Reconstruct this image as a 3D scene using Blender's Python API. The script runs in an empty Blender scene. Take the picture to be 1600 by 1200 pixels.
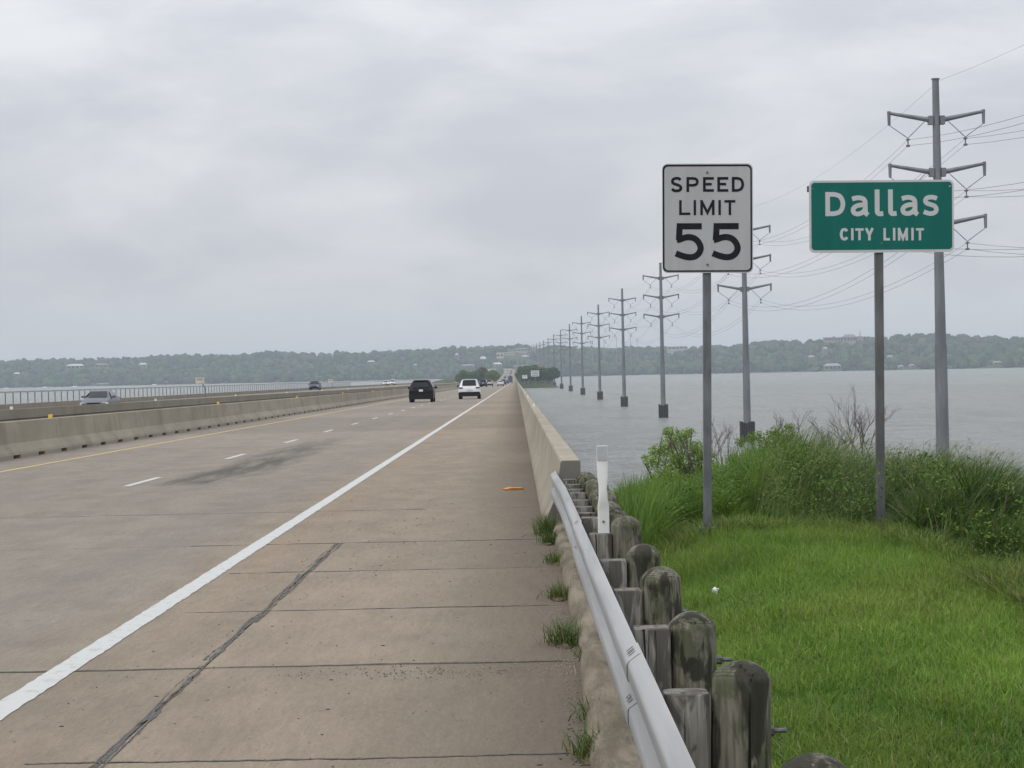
import bpy, bmesh, math, random
import numpy as np
from mathutils import Vector, Matrix

rng = np.random.default_rng(7)
random.seed(7)
SC = bpy.context.scene
COL = SC.collection

# ------------------------------------------------------------------ camera
CAMZ = 1.65
FPX = 3380.0                      # focal length in pixels of a 1600 px wide frame
ROLL = math.radians(1.2)
_ox, _oy = 6.0, 21.0              # where the level road heading sits, px from the centre
_a = (_ox*math.cos(ROLL)+_oy*math.sin(ROLL))/FPX
_b = (-_ox*math.sin(ROLL)+_oy*math.cos(ROLL))/FPX
_yaw, _pit = -math.atan(_a), -math.atan(_b)
FWD = Vector((math.sin(_yaw)*math.cos(_pit), math.cos(_yaw)*math.cos(_pit), math.sin(_pit)))
R0 = FWD.cross(Vector((0, 0, 1))).normalized()
U0 = R0.cross(FWD).normalized()
RGT = R0*math.cos(ROLL)-U0*math.sin(ROLL)
UPV = U0*math.cos(ROLL)+R0*math.sin(ROLL)
cam_d = bpy.data.cameras.new('camera')
cam_d.sensor_width = 36.0
cam_d.lens = 36.0*FPX/1600.0
cam_d.clip_start = 0.1
cam_d.clip_end = 30000
cam = bpy.data.objects.new('camera', cam_d)
m = Matrix.Identity(4)
for i in range(3):
    m[i][0], m[i][1], m[i][2] = RGT[i], UPV[i], -FWD[i]
m[2][3] = CAMZ
cam.matrix_world = m
COL.objects.link(cam)
SC.camera = cam


def P(px, py, Y):
    """point of the place that the photograph shows at pixel (px, py), at distance Y along the road"""
    d = FWD + RGT*((px-800)/FPX) + UPV*((600-py)/FPX)
    t = Y/d.y
    return Vector((d.x*t, Y, CAMZ+d.z*t))


def PX(X, Y, Z):
    """vectorised: pixel of a point"""
    dx, dy, dz = X, Y, Z-CAMZ
    w = dx*FWD[0]+dy*FWD[1]+dz*FWD[2]
    return (800+FPX*(dx*RGT[0]+dy*RGT[1]+dz*RGT[2])/w,
            600-FPX*(dx*UPV[0]+dy*UPV[1]+dz*UPV[2])/w)


# ------------------------------------------------------------------ world, sun, exposure
SUN_EL, SUN_AZ = math.radians(52), math.radians(-120)
w = bpy.data.worlds.new('World')
SC.world = w
w.use_nodes = True
nt = w.node_tree
nt.nodes.clear()


class NT:
    def __init__(s, tree): s.t = tree

    def n(s, typ, ins=None, **kw):
        nd = s.t.nodes.new(typ)
        for k, v in kw.items(): setattr(nd, k, v)
        for k, v in (ins or {}).items():
            if hasattr(v, 'is_output') or isinstance(v, bpy.types.NodeSocket): s.t.links.new(v, nd.inputs[k])
            else: nd.inputs[k].default_value = v
        return nd

    def math(s, op, a, b=0.0, c=None, clamp=False):
        ins = {0: a, 1: b}
        if c is not None: ins[2] = c
        return s.n('ShaderNodeMath', ins, operation=op, use_clamp=clamp).outputs[0]

    def vm(s, op, a, b=(0, 0, 0)):
        return s.n('ShaderNodeVectorMath', {0: a, 1: b}, operation=op).outputs[0]

    def mix(s, f, a, b, blend='MIX'):
        nd = s.n('ShaderNodeMix', None, data_type='RGBA', blend_type=blend)
        for k, v in ((0, f), (6, a), (7, b)):
            if isinstance(v, bpy.types.NodeSocket): s.t.links.new(v, nd.inputs[k])
            else: nd.inputs[k].default_value = v if k == 0 else (tuple(v)+(1,))[:4]
        return nd.outputs[2]

    def noise(s, vec, scale, detail=4, rough=.55, dist=0.0, out=0):
        return s.n('ShaderNodeTexNoise', {'Vector': vec, 'Scale': scale, 'Detail': detail, 'Roughness': rough, 'Distortion': dist}).outputs[out]

    def ramp(s, f, lo, hi):
        return s.n('ShaderNodeMapRange', {0: f, 1: lo, 2: hi, 3: 0.0, 4: 1.0}, interpolation_type='SMOOTHSTEP').outputs[0]

    def scale(s, vec, v):
        return s.n('ShaderNodeMapping', {'Vector': vec, 'Scale': v}).outputs[0]

    def sep(s, vec): return s.n('ShaderNodeSeparateXYZ', {0: vec}).outputs

    def comb(s, x, y, z): return s.n('ShaderNodeCombineXYZ', {0: x, 1: y, 2: z}).outputs[0]


W = NT(nt)
sky = W.n('ShaderNodeTexSky', sky_type='NISHITA')
sky.sun_disc = False
sky.sun_elevation = SUN_EL
sky.sun_rotation = SUN_AZ
sky.air_density = 1.0
sky.dust_density = 3.0
tc = W.n('ShaderNodeTexCoord')
dirv = W.vm('NORMALIZE', tc.outputs['Generated'])
sx, sy, sz = W.sep(dirv)
zc = W.math('MAXIMUM', sz, 0.0)
pv = W.scale(dirv, (1.0, 1.0, 3.0))
n1 = W.noise(W.vm('ADD', pv, (2.3, .35, 1.1)), 7.5, 6, .55, .3)
n2 = W.noise(W.vm('ADD', pv, (3.1, 7.7, 0)), 2.6, 3, .5)
cl = W.math('ADD', W.math('MULTIPLY', n1, .62), W.math('MULTIPLY', n2, .38))
cl = W.ramp(cl, .36, .63)
fade = W.ramp(zc, .0, .06)                       # the cloud base melts into an even grey near the horizon
cl = W.math('ADD', W.math('MULTIPLY', W.math('SUBTRACT', cl, .5), fade), .5)
ccol = W.mix(cl, (.545, .565, .612), (.715, .728, .752))
gain = W.math('ADD', W.math('MULTIPLY', zc, 1.55), .985)     # CIE overcast: the zenith is about three times the horizon
gv = W.comb(gain, gain, gain)
ccol = W.mix(1.0, ccol, gv, 'MULTIPLY')
skyc = W.mix(1.0, sky.outputs[0], (.10, .10, .10), 'MULTIPLY')
tot = W.mix(.94, skyc, ccol)
bg = W.n('ShaderNodeBackground', {'Color': tot, 'Strength': 1.0})
wo = W.n('ShaderNodeOutputWorld', {'Surface': bg.outputs[0]})

sd = bpy.data.lights.new('sun', 'SUN')
sd.energy = 1.0
sd.angle = math.radians(25)
sd.color = (1.0, .97, .92)
so = bpy.data.objects.new('sun', sd)
sdir = Vector((math.sin(-SUN_AZ)*math.cos(SUN_EL)*-1, math.cos(SUN_AZ)*math.cos(SUN_EL), math.sin(SUN_EL)))
so.rotation_euler = sdir.to_track_quat('Z', 'Y').to_euler()
COL.objects.link(so)
SC.view_settings.view_transform = 'Standard'
SC.view_settings.look = 'None'
SC.view_settings.exposure = 0.0
SC.view_settings.gamma = 1.0
SC.view_settings.use_curve_mapping = False
SC.cycles.use_denoising = True
SC.cycles.max_bounces = 5
SC.cycles.diffuse_bounces = 3
SC.cycles.transmission_bounces = 3
SC.cycles.volume_bounces = 0
SC.cycles.transparent_max_bounces = 8


# ------------------------------------------------------------------ helpers
def tag(o, label=None, cat=None, group=None, kind=None):
    if label: o['label'] = label
    if cat: o['category'] = cat
    if group: o['group'] = group
    if kind: o['kind'] = kind
    return o


def empty(name, loc=(0, 0, 0)):
    o = bpy.data.objects.new(name, None)
    o.empty_display_size = .2
    o.location = loc
    COL.objects.link(o)
    return o


def link(name, me, mat=None, parent=None, loc=None):
    if mat is not None and not me.materials: me.materials.append(mat)
    o = bpy.data.objects.new(name, me)
    COL.objects.link(o)
    if parent is not None: o.parent = parent
    if loc is not None: o.location = loc
    return o


def copy_tree(o, parent=None, mats=None):
    c = o.copy()
    COL.objects.link(c)
    c.parent = parent
    for ch in list(o.children): copy_tree(ch, c)
    return c


class MB:
    def __init__(s): s.v, s.f, s.mi = [], [], []

    def add(s, vs, fs):
        b = len(s.v)
        s.v += [tuple(v) for v in vs]
        s.f += [tuple(i+b for i in f) for f in fs]
        return s

    def box(s, x0, x1, y0, y1, z0, z1):
        v = [(x, y, z) for z in (z0, z1) for y in (y0, y1) for x in (x0, x1)]
        return s.add(v, [(0, 2, 3, 1), (4, 5, 7, 6), (0, 1, 5, 4), (1, 3, 7, 5), (3, 2, 6, 7), (2, 0, 4, 6)])

    def tube(s, pts, rad, n=8, caps=True):
        pts = [Vector(p) for p in pts]
        rs = rad if isinstance(rad, (list, tuple)) else [rad]*len(pts)
        rings = []
        ref = None
        for i, p in enumerate(pts):
            d = (pts[min(i+1, len(pts)-1)]-pts[max(i-1, 0)])
            d = d.normalized() if d.length > 1e-9 else Vector((0, 0, 1))
            if ref is None:
                ref = Vector((1, 0, 0)) if abs(d.x) < .9 else Vector((0, 1, 0))
            u = d.cross(ref).normalized()
            v = d.cross(u).normalized()
            ref = v.cross(d).normalized() if False else ref
            rings.append([p+u*(math.cos(2*math.pi*k/n)*rs[i])+v*(math.sin(2*math.pi*k/n)*rs[i]) for k in range(n)])
        return s.loft(rings, True, caps)

    def loft(s, rings, closed=True, caps=True):
        n = len(rings[0])
        vs = [p for r in rings for p in r]
        fs = []
        for i in range(len(rings)-1):
            for k in range(n if closed else n-1):
                k2 = (k+1) % n
                fs.append((i*n+k, i*n+k2, (i+1)*n+k2, (i+1)*n+k))
        if caps and closed:
            fs.append(tuple(range(n))[::-1])
            fs.append(tuple((len(rings)-1)*n+k for k in range(n)))
        return s.add(vs, fs)

    def prism(s, poly, axis, a0, a1):
        """poly: 2D points; axis 'y': (x,z) swept in y; axis 'x': (y,z) swept in x"""
        def mk(p, a): return (p[0], a, p[1]) if axis == 'y' else ((a, p[0], p[1]) if axis == 'x' else (p[0], p[1], a))
        return s.loft([[mk(p, a0) for p in poly], [mk(p, a1) for p in poly]])

    def mesh(s, name, smooth=None):
        me = bpy.data.meshes.new(name)
        me.from_pydata(s.v, [], s.f)
        bm = bmesh.new()
        bm.from_mesh(me)
        bmesh.ops.recalc_face_normals(bm, faces=bm.faces)
        bm.to_mesh(me)
        bm.free()
        if smooth is not None:
            for p in me.polygons: p.use_smooth = True
            try: me.set_sharp_from_angle(angle=math.radians(smooth))
            except Exception: pass
        return me

    def build(s, name, mat=None, parent=None, loc=None, smooth=None):
        return link(name, s.mesh(name, smooth), mat, parent, loc)


def np_mesh(name, verts, faces, col=None, smooth=False):
    """verts (N,3), faces (M,k) same k; col (N,3) -> colour attribute 'col'"""
    me = bpy.data.meshes.new(name)
    verts = np.asarray(verts, np.float32)
    faces = np.asarray(faces, np.int32)
    k = faces.shape[1]
    me.vertices.add(len(verts))
    me.vertices.foreach_set('co', verts.ravel())
    me.loops.add(faces.size)
    me.loops.foreach_set('vertex_index', faces.ravel())
    me.polygons.add(len(faces))
    me.polygons.foreach_set('loop_start', np.arange(0, faces.size, k, dtype=np.int32))
    if smooth: me.polygons.foreach_set('use_smooth', np.ones(len(faces), dtype=bool))
    me.update(calc_edges=True)
    if col is not None:
        at = me.color_attributes.new('col', 'FLOAT_COLOR', 'POINT')
        c = np.ones((len(verts), 4), np.float32)
        c[:, :3] = col
        at.data.foreach_set('color', c.ravel())
    return me


def new_mat(name):
    m = bpy.data.materials.new(name)
    m.use_nodes = True
    m.node_tree.nodes.clear()
    N = NT(m.node_tree)
    out = N.n('ShaderNodeOutputMaterial')
    return m, N, out


def finish(N, out, col, rough=.7, metal=0.0, bump=None, bstr=.3, bdist=.02, spec=.5, coat=0.0):
    ins = {'Base Color': col if isinstance(col, bpy.types.NodeSocket) else tuple(col)+(1,), 'Roughness': rough, 'Metallic': metal,
           'Specular IOR Level': spec, 'Coat Weight': coat}
    b = N.n('ShaderNodeBsdfPrincipled', ins)
    if bump is not None:
        bp = N.n('ShaderNodeBump', {'Height': bump, 'Strength': bstr, 'Distance': bdist})
        N.t.links.new(bp.outputs[0], b.inputs['Normal'])
    N.t.links.new(b.outputs[0], out.inputs[0])
    return b


def noisy(name, c1, c2, scale=5, rough=.7, metal=0.0, stretch=(1, 1, 1), spec=.5, bstr=.15, detail=5, lo=.35, hi=.65, coords='Object', coat=0.0, bdist=.01):
    m, N, out = new_mat(name)
    tcn = N.n('ShaderNodeTexCoord')
    v = N.scale(tcn.outputs[coords], stretch)
    f = N.noise(v, scale, detail)
    c = N.mix(N.ramp(f, lo, hi), c1, c2)
    finish(N, out, c, rough, metal, f, bstr, bdist, spec, coat)
    return m


M = {}
GRADE = (593-579)/FPX
_zy = [-200, 0, 600, 1050, 1250, 1500, 2000, 2400, 2800, 3100]
_zz = [200*GRADE, 0, -600*GRADE, -1050*GRADE, -4.95, -4.7, -2.4, .6, 3.6, 5.2]


def zr(Y): return float(np.interp(Y, _zy, _zz))


WATER = CAMZ-10.4

# ------------------------------------------------------------------ materials


def concrete_road():
    m, N, out = new_mat('road_concrete')
    pos = N.n('ShaderNodeNewGeometry').outputs['Position']
    x, y, z = N.sep(pos)
    big = N.noise(N.scale(pos, (.55, .12, 1)), 1.0, 4, .6)
    mid = N.noise(N.scale(pos, (1.0, .3, 1)), 2.2, 5, .6)
    fine = N.noise(pos, 55, 3, .7)
    speck = N.noise(pos, 140, 2, .6)
    tan = N.mix(N.ramp(mid, .3, .7), (.235, .198, .155), (.285, .242, .190))
    grey = N.mix(N.ramp(mid, .3, .7), (.228, .206, .178), (.272, .246, .212))
    # traffic lanes are greyer than the shoulder
    lane = N.ramp(N.math('ADD', x, N.math('MULTIPLY', N.math('SUBTRACT', big, .5), 1.6)), -2.2, -3.7)
    c = N.mix(lane, tan, grey)
    # wheel paths: soft dark bands along the lanes
    wp = None
    for cx in (-3.75, -5.5, -7.6, -9.3):
        d = N.math('ABSOLUTE', N.math('SUBTRACT', x, cx))
        b = N.ramp(d, .75, .1)
        wp = b if wp is None else N.math('MAXIMUM', wp, b)
    wn = N.ramp(N.noise(N.scale(pos, (.8, .06, 1)), 1.0, 3), .3, .7)
    c = N.mix(N.math('MULTIPLY', N.math('MULTIPLY', wp, wn), .22), c, (.150, .142, .132))
    # rusty warm wash along the edge line, worn light scrapes in the lane
    warm = N.math('MULTIPLY', N.ramp(N.math('ABSOLUTE', N.math('ADD', x, 2.55)), .55, .05), N.ramp(big, .35, .65))
    c = N.mix(N.math('MULTIPLY', warm, .35), c, (.30, .225, .155))
    scr = N.ramp(N.noise(N.scale(pos, (5.0, .8, 1)), 1.0, 6, .7, .6), .60, .72)
    scr = N.math('MULTIPLY', scr, N.math('MULTIPLY', N.ramp(x, -2.6, -3.2), N.ramp(x, -6.4, -5.6)))
    c = N.mix(N.math('MULTIPLY', scr, .30), c, (.34, .315, .285))
    # the old skid stain in the right lane
    cx = N.math('ADD', -5.45, N.math('MULTIPLY', N.math('SUBTRACT', N.noise(N.scale(pos, (.1, .09, 1)), 1.0, 2), .5), 1.2))
    sd_ = N.ramp(N.math('ABSOLUTE', N.math('SUBTRACT', x, cx)), .95, .25)
    sy_ = N.math('MULTIPLY', N.ramp(y, 35.4, 37.5), N.ramp(y, 74, 44))
    stain = N.math('MULTIPLY', N.math('MULTIPLY', sd_, sy_), N.ramp(N.noise(N.scale(pos, (2.5, .25, 1)), 1.0, 5, .65), .28, .62))
    c = N.mix(N.math('MULTIPLY', stain, .78), c, (.062, .060, .057))
    # gutter grime beside the kerb
    gut = N.math('MULTIPLY', N.ramp(N.math('ADD', x, N.math('MULTIPLY', N.math('SUBTRACT', mid, .5), .5)), -1.15, .35), N.ramp(big, .05, .5))
    c = N.mix(N.math('MULTIPLY', gut, .62), c, (.085, .073, .058))
    blot = N.ramp(N.noise(N.scale(pos, (1.0, .5, 1)), .9, 6, .65, .5), .52, .75)
    c = N.mix(N.math('MULTIPLY', blot, .42), c, (.165, .142, .115))
    # each slab has its own tone
    oi = N.n('ShaderNodeObjectInfo').outputs['Random']
    tone = N.math('ADD', .90, N.math('MULTIPLY', oi, .18))
    c = N.mix(1.0, c, N.comb(tone, tone, tone), 'MULTIPLY')
    fine2 = N.noise(pos, 190, 2, .7)
    fs = N.math('ADD', .62, N.math('ADD', N.math('MULTIPLY', fine, .40), N.math('MULTIPLY', fine2, .36)))
    c = N.mix(1.0, c, N.comb(fs, fs, fs), 'MULTIPLY')
    ga = N.noise(N.scale(pos, (1, .13, 1)), 75, 3, .75)
    gb = N.noise(N.scale(pos, (1, .10, 1)), 24, 4, .7)
    gs = N.math('ADD', .52, N.math('ADD', N.math('MULTIPLY', ga, .52), N.math('MULTIPLY', gb, .44)))
    c = N.mix(1.0, c, N.comb(gs, gs, gs), 'MULTIPLY')
    sp1 = N.ramp(N.noise(N.scale(N.vm('ADD', pos, (3, 9, 0)), (1, .22, 1)), 46, 2, .5), .70, .74)
    c = N.mix(N.math('MULTIPLY', sp1, .55), c, (.085, .075, .062))
    sp2 = N.ramp(N.noise(N.scale(N.vm('ADD', pos, (13, 5, 0)), (1, .22, 1)), 52, 2, .5), .72, .76)
    c = N.mix(N.math('MULTIPLY', sp2, .5), c, (.40, .37, .33))
    drop = N.ramp(N.noise(N.vm('ADD', pos, (7, 3, 0)), 6.5, 2, .5), .70, .76)
    c = N.mix(N.math('MULTIPLY', drop, .35), c, (.10, .09, .08))
    pit = N.ramp(speck, .70, .76)
    c = N.mix(N.math('MULTIPLY', pit, .5), c, (.09, .08, .07))
    # broom / tine marks across the shoulder, wavy
    wv = N.math('ADD', N.math('MULTIPLY', x, 1.0), N.math('MULTIPLY', N.noise(N.scale(pos, (.9, 1.4, 1)), 1.0, 2), .5))
    tine = N.math('SINE', N.math('MULTIPLY', wv, 150.0))
    hgt = N.math('ADD', N.math('MULTIPLY', fine, .8), N.math('MULTIPLY', tine, N.math('MULTIPLY', N.ramp(big, .45, .7), .22)))
    c = N.mix(1.0, c, (.862, .840, .805), 'MULTIPLY')
    finish(N, out, c, .88, 0, hgt, .35, .006, .15)
    return m


M['road'] = concrete_road()


def barrier_concrete(name, c1, c2, stain):
    m, N, out = new_mat(name)
    pos = N.n('ShaderNodeNewGeometry').outputs['Position']
    x, y, z = N.sep(pos)
    a = N.noise(N.scale(pos, (1, .25, 1)), 1.4, 5, .6)
    drip = N.noise(N.scale(pos, (1, .55, .16)), 1.6, 5, .62)
    c = N.mix(N.ramp(a, .3, .7), c1, c2)
    c = N.mix(N.math('MULTIPLY', N.ramp(drip, .46, .72), .55), c, stain)
    fine = N.noise(pos, 40, 3, .7)
    fs = N.math('ADD', .88, N.math('MULTIPLY', fine, .24))
    c = N.mix(1.0, c, N.comb(fs, fs, fs), 'MULTIPLY')
    oi = N.n('ShaderNodeObjectInfo').outputs['Random']
    tone = N.math('ADD', .93, N.math('MULTIPLY', oi, .12))
    c = N.mix(1.0, c, N.comb(tone, tone, tone), 'MULTIPLY')
    finish(N, out, c, .85, 0, fine, .25, .005, .25)
    return m


M['barrier'] = barrier_concrete('barrier_concrete', (.262, .232, .180), (.318, .284, .222), (.165, .145, .112))
M['barrier2'] = barrier_concrete('far_barrier_concrete', (.235, .210, .165), (.285, .255, .20), (.17, .15, .12))
m_, N, out = new_mat('kerb_concrete')
_p = N.n('ShaderNodeNewGeometry').outputs['Position']
_a = N.noise(N.scale(_p, (1, .13, 1)), 7, 5, .6)
_f = N.noise(N.scale(_p, (1, .25, 1)), 95, 3, .7)
_c = N.mix(N.ramp(_a, .35, .65), (.135, .115, .085), (.245, .212, .160))
_fs = N.math('ADD', .6, N.math('MULTIPLY', _f, .8))
_c = N.mix(1.0, _c, N.comb(_fs, _fs, _fs), 'MULTIPLY')
_c = N.mix(N.math('MULTIPLY', N.ramp(N.noise(N.scale(_p, (1, .3, 1)), 4.3, 5, .65), .5, .66), .6), _c, (.075, .066, .050))
finish(N, out, _c, .92, 0, _f, .5, .006, .1)
M['kerb'] = m_
M['sealant'] = noisy('tar_sealant', (.050, .048, .046), (.105, .098, .09), 30, .75, spec=.3)
M['white_paint'] = None


def paint(name, c, worn, amount):
    m, N, out = new_mat(name)
    pos = N.n('ShaderNodeNewGeometry').outputs['Position']
    a = N.noise(N.scale(pos, (1, .5, 1)), 14, 6, .7)
    b = N.noise(N.scale(pos, (1, .2, 1)), 2, 3)
    f = N.math('MULTIPLY', N.ramp(a, .52, .70), N.math('ADD', N.math('MULTIPLY', b, .9), amount), clamp=True)
    finish(N, out, N.mix(f, c, worn), .6, 0, a, .1, .003, .35)
    return m


M['white_paint'] = paint('white_road_paint', (.45, .46, .445), (.30, .28, .25), .35)
M['yellow_paint'] = paint('yellow_road_paint', (.43, .31, .115), (.30, .24, .15), .4)
M['steel'] = noisy('galvanised_steel', (.25, .256, .258), (.33, .335, .336), 3.5, .72, .05, (1, .12, 5), bstr=.0, detail=8)
M['bolt'] = noisy('bolt_steel', (.10, .10, .105), (.2, .2, .2), 40, .5, .6)
M['slot'] = noisy('dark_bolt_slot', (.02, .02, .02), (.04, .04, .04), 10, .8)
M['pole_steel'] = noisy('weathered_pole_steel', (.158, .170, .184), (.21, .223, .238), 1.2, .6, .3, (1, 1, .25), bstr=.03)
M['post_steel'] = noisy('sign_post_steel', (.120, .126, .136), (.19, .197, .208), 9, .55, .35, (1, 1, .3), bstr=.05)
M['post_steel_brown'] = noisy('weathered_sign_post', (.095, .096, .098), (.165, .166, .168), 7, .6, .3, (1, 1, .25), bstr=.05)


def wood(name, c1, c2, moss, mossamt, dark):
    m, N, out = new_mat(name)
    tcn = N.n('ShaderNodeTexCoord')
    oi = N.n('ShaderNodeObjectInfo').outputs['Random']
    off = N.comb(N.math('MULTIPLY', oi, 31.0), N.math('MULTIPLY', oi, 17.0), N.math('MULTIPLY', oi, 7.0))
    p = N.vm('ADD', tcn.outputs['Object'], off)
    g = N.noise(N.scale(p, (1, 1, .06)), 60, 5, .6, .3)
    g2 = N.noise(N.scale(p, (1, 1, .035)), 22, 4, .6, .5)
    c = N.mix(N.ramp(g, .3, .7), c1, c2)
    mo = N.noise(N.scale(p, (1, 1, .45)), 9, 5, .6, .6)
    c = N.mix(N.math('MULTIPLY', N.ramp(mo, .46, .56), mossamt), c, moss)
    dk = N.noise(N.scale(N.vm('ADD', p, (5, 3, 1)), (1, 1, .4)), 7, 4, .6, .8)
    c = N.mix(N.math('MULTIPLY', N.ramp(dk, .49, .57), .85), c, dark)
    st_ = N.noise(N.scale(p, (1, 1, .03)), 130, 3, .6)
    sv = N.math('ADD', .72, N.math('MULTIPLY', st_, .56))
    c = N.mix(1.0, c, N.comb(sv, sv, sv), 'MULTIPLY')
    # drying checks
    ck = N.ramp(g2, .625, .66)
    c = N.mix(ck, c, (.012, .011, .010))
    h = N.math('SUBTRACT', g, N.math('MULTIPLY', ck, 1.5))
    # growth rings on the cut top
    nz = N.sep(N.n('ShaderNodeNewGeometry').outputs['Normal'])[2]
    ox, oy, oz = N.sep(tcn.outputs['Object'])
    rr = N.math('SQRT', N.math('ADD', N.math('POWER', N.math('ADD', ox, .012), 2.0), N.math('POWER', oy, 2.0)))
    rg = N.math('SINE', N.math('ADD', N.math('MULTIPLY', rr, 620.0), N.math('MULTIPLY', mo, 6.0)))
    topm = N.ramp(nz, .35, .6)
    c = N.mix(N.math('MULTIPLY', N.math('MULTIPLY', N.ramp(rg, .1, .9), topm), .6), c, (.04, .036, .028))
    finish(N, out, c, .9, 0, h, .6, .006, .15)
    return m


M['wood_post'] = wood('mossy_round_wood', (.105, .100, .076), (.225, .212, .170), (.070, .080, .042), .75, (.026, .026, .020))
M['wood_block'] = wood('grey_block_wood', (.135, .125, .108), (.285, .27, .243), (.15, .145, .115), .35, (.075, .068, .058))
M['white_plastic'] = noisy('white_plastic', (.66, .66, .64), (.74, .74, .73), 8, .5, bstr=.02)
M['reflector_grey'] = noisy('grey_reflective_tape', (.40, .415, .44), (.45, .465, .49), 60, .35, bstr=.02)
M['yellow_reflector'] = noisy('yellow_reflector', (.75, .50, .03), (.82, .56, .05), 20, .4)
M['white_reflector'] = noisy('white_reflector', (.75, .73, .68), (.8, .78, .74), 20, .4)
M['orange'] = noisy('orange_plastic', (.45, .17, .025), (.52, .21, .03), 20, .6)


def water_mat():
    m, N, out = new_mat('lake_water')
    pos = N.n('ShaderNodeNewGeometry').outputs['Position']
    a = N.noise(N.scale(pos, (.9, .62, 1)), .85, 5, .62, .5)
    b = N.noise(N.scale(pos, (.55, .5, 1)), .21, 4, .62, .3)
    c = N.noise(N.scale(pos, (.55, .45, 1)), .045, 4, .62)
    d = N.noise(N.scale(pos, (1, .15, 1)), .008, 3, .5)
    h = N.math('ADD', N.math('ADD', a, N.math('MULTIPLY', b, 2.6)), N.math('MULTIPLY', c, 4.0))
    col = N.mix(N.ramp(d, .3, .7), (.262, .276, .246), (.288, .300, .268))
    # reflection dashes put in as noise in the specular level, standing for wave slopes
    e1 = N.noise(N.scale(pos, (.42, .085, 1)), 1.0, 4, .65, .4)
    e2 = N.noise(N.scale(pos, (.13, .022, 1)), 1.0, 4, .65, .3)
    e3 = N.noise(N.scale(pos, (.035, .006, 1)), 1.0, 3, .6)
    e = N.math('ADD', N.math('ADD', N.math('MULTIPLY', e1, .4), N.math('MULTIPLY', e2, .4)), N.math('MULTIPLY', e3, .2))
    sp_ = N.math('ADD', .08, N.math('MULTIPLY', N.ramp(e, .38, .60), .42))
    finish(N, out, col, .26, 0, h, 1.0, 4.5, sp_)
    return m


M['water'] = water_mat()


def foliage(name, base, rough=.6, trans=.35, attr=True, spec=.25):
    m, N, out = new_mat(name)
    if attr:
        a = N.n('ShaderNodeAttribute', attribute_name='col').outputs['Color']
        c = N.mix(1.0, a, base, 'MULTIPLY')
    else:
        c = N.mix(0.0, base, base)
    b = N.n('ShaderNodeBsdfPrincipled', {'Base Color': c, 'Roughness': rough, 'Specular IOR Level': spec})
    t = N.n('ShaderNodeBsdfTranslucent', {'Color': c})
    mx = N.n('ShaderNodeMixShader', {0: trans, 1: b.outputs[0], 2: t.outputs[0]})
    N.t.links.new(mx.outputs[0], out.inputs[0])
    return m


M['leaf'] = foliage('leaf_colours', (1, 1, 1))
M['far_leaf'] = foliage('far_tree_colours', (1, 1, 1), .9, .15, spec=0.0)
M['twig'] = noisy('bare_twig_bark', (.105, .088, .080), (.165, .14, .13), 20, .9)
M['bark'] = noisy('tree_bark', (.06, .05, .04), (.10, .085, .07), 4, .9)


def soil_mat():
    m, N, out = new_mat('grassy_soil')
    pos = N.n('ShaderNodeNewGeometry').outputs['Position']
    a = N.noise(pos, 3.0, 5, .65)
    b = N.noise(pos, 22.0, 4, .65)
    c = N.mix(N.ramp(a, .35, .65), (.050, .075, .018), (.075, .085, .028))
    c = N.mix(N.math('MULTIPLY', N.ramp(b, .5, .7), .6), c, (.085, .068, .040))
    finish(N, out, c, .95, 0, b, .6, .03, .1)
    return m


M['soil'] = soil_mat()
M['hill'] = noisy('far_hillside', (.040, .058, .026), (.075, .078, .045), .02, .95, spec=0.0, bstr=0)
M['rock'] = noisy('shore_rock', (.10, .092, .08), (.18, .165, .145), 3, .9)
M['fender'] = noisy('dark_timber_fender', (.022, .023, .026), (.055, .055, .058), 3, .85, stretch=(3, 3, .3))
M['wire'] = noisy('conductor_wire', (.085, .09, .10), (.11, .115, .125), 3, .6)
M['insul'] = noisy('grey_insulator', (.12, .13, .15), (.17, .18, .20), 8, .6)
M['glass'] = noisy('dark_car_glass', (.008, .009, .011), (.013, .014, .017), 2, .15, spec=.3, bstr=0)
M['tyre'] = noisy('tyre_rubber', (.010, .010, .010), (.016, .016, .016), 20, .9, spec=.1)
M['rim'] = noisy('alloy_rim', (.28, .28, .29), (.36, .36, .37), 10, .4, .8)
M['dkplastic'] = noisy('dark_bumper_plastic', (.012, .012, .013), (.019, .019, .020), 20, .85, spec=.15)
M['tail'] = noisy('tail_lamp_red', (.16, .010, .010), (.22, .014, .013), 10, .25)
M['tail_dark'] = noisy('dark_tail_lamp', (.045, .012, .014), (.07, .015, .017), 10, .25)
M['lampclear'] = noisy('clear_headlamp', (.62, .63, .62), (.72, .73, .72), 10, .15)
M['plate'] = noisy('licence_plate', (.62, .63, .64), (.70, .70, .70), 30, .5)


def carpaint(name, c, metal=.0):
    return noisy('car_paint_'+name, tuple(x*.93 for x in c), c, 2, .38, metal, coat=.12, bstr=0, spec=.3)


PAINT = {'black': noisy('car_paint_black', (.006, .007, .010), (.008, .009, .013), 2, .4, spec=.14, bstr=0), 'white': carpaint('white', (.70, .71, .72)), 'silver': carpaint('silver', (.11, .12, .14), .2),
         'navy': carpaint('navy', (.035, .045, .075)), 'champagne': carpaint('champagne', (.50, .44, .35), .2), 'grey': carpaint('grey', (.13, .135, .145), .3),
         'red': carpaint('red', (.25, .03, .03)), 'blue': carpaint('blue', (.075, .07, .12))}

# ------------------------------------------------------------------ setting: water, land, hills
mb = MB()
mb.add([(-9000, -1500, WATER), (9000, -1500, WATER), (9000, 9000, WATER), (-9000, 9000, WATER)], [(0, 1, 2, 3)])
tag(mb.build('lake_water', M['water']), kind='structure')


def smooth(a, b, x):
    t = np.clip((x-a)/(b-a), 0, 1)
    return t*t*(3-2*t)


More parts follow.
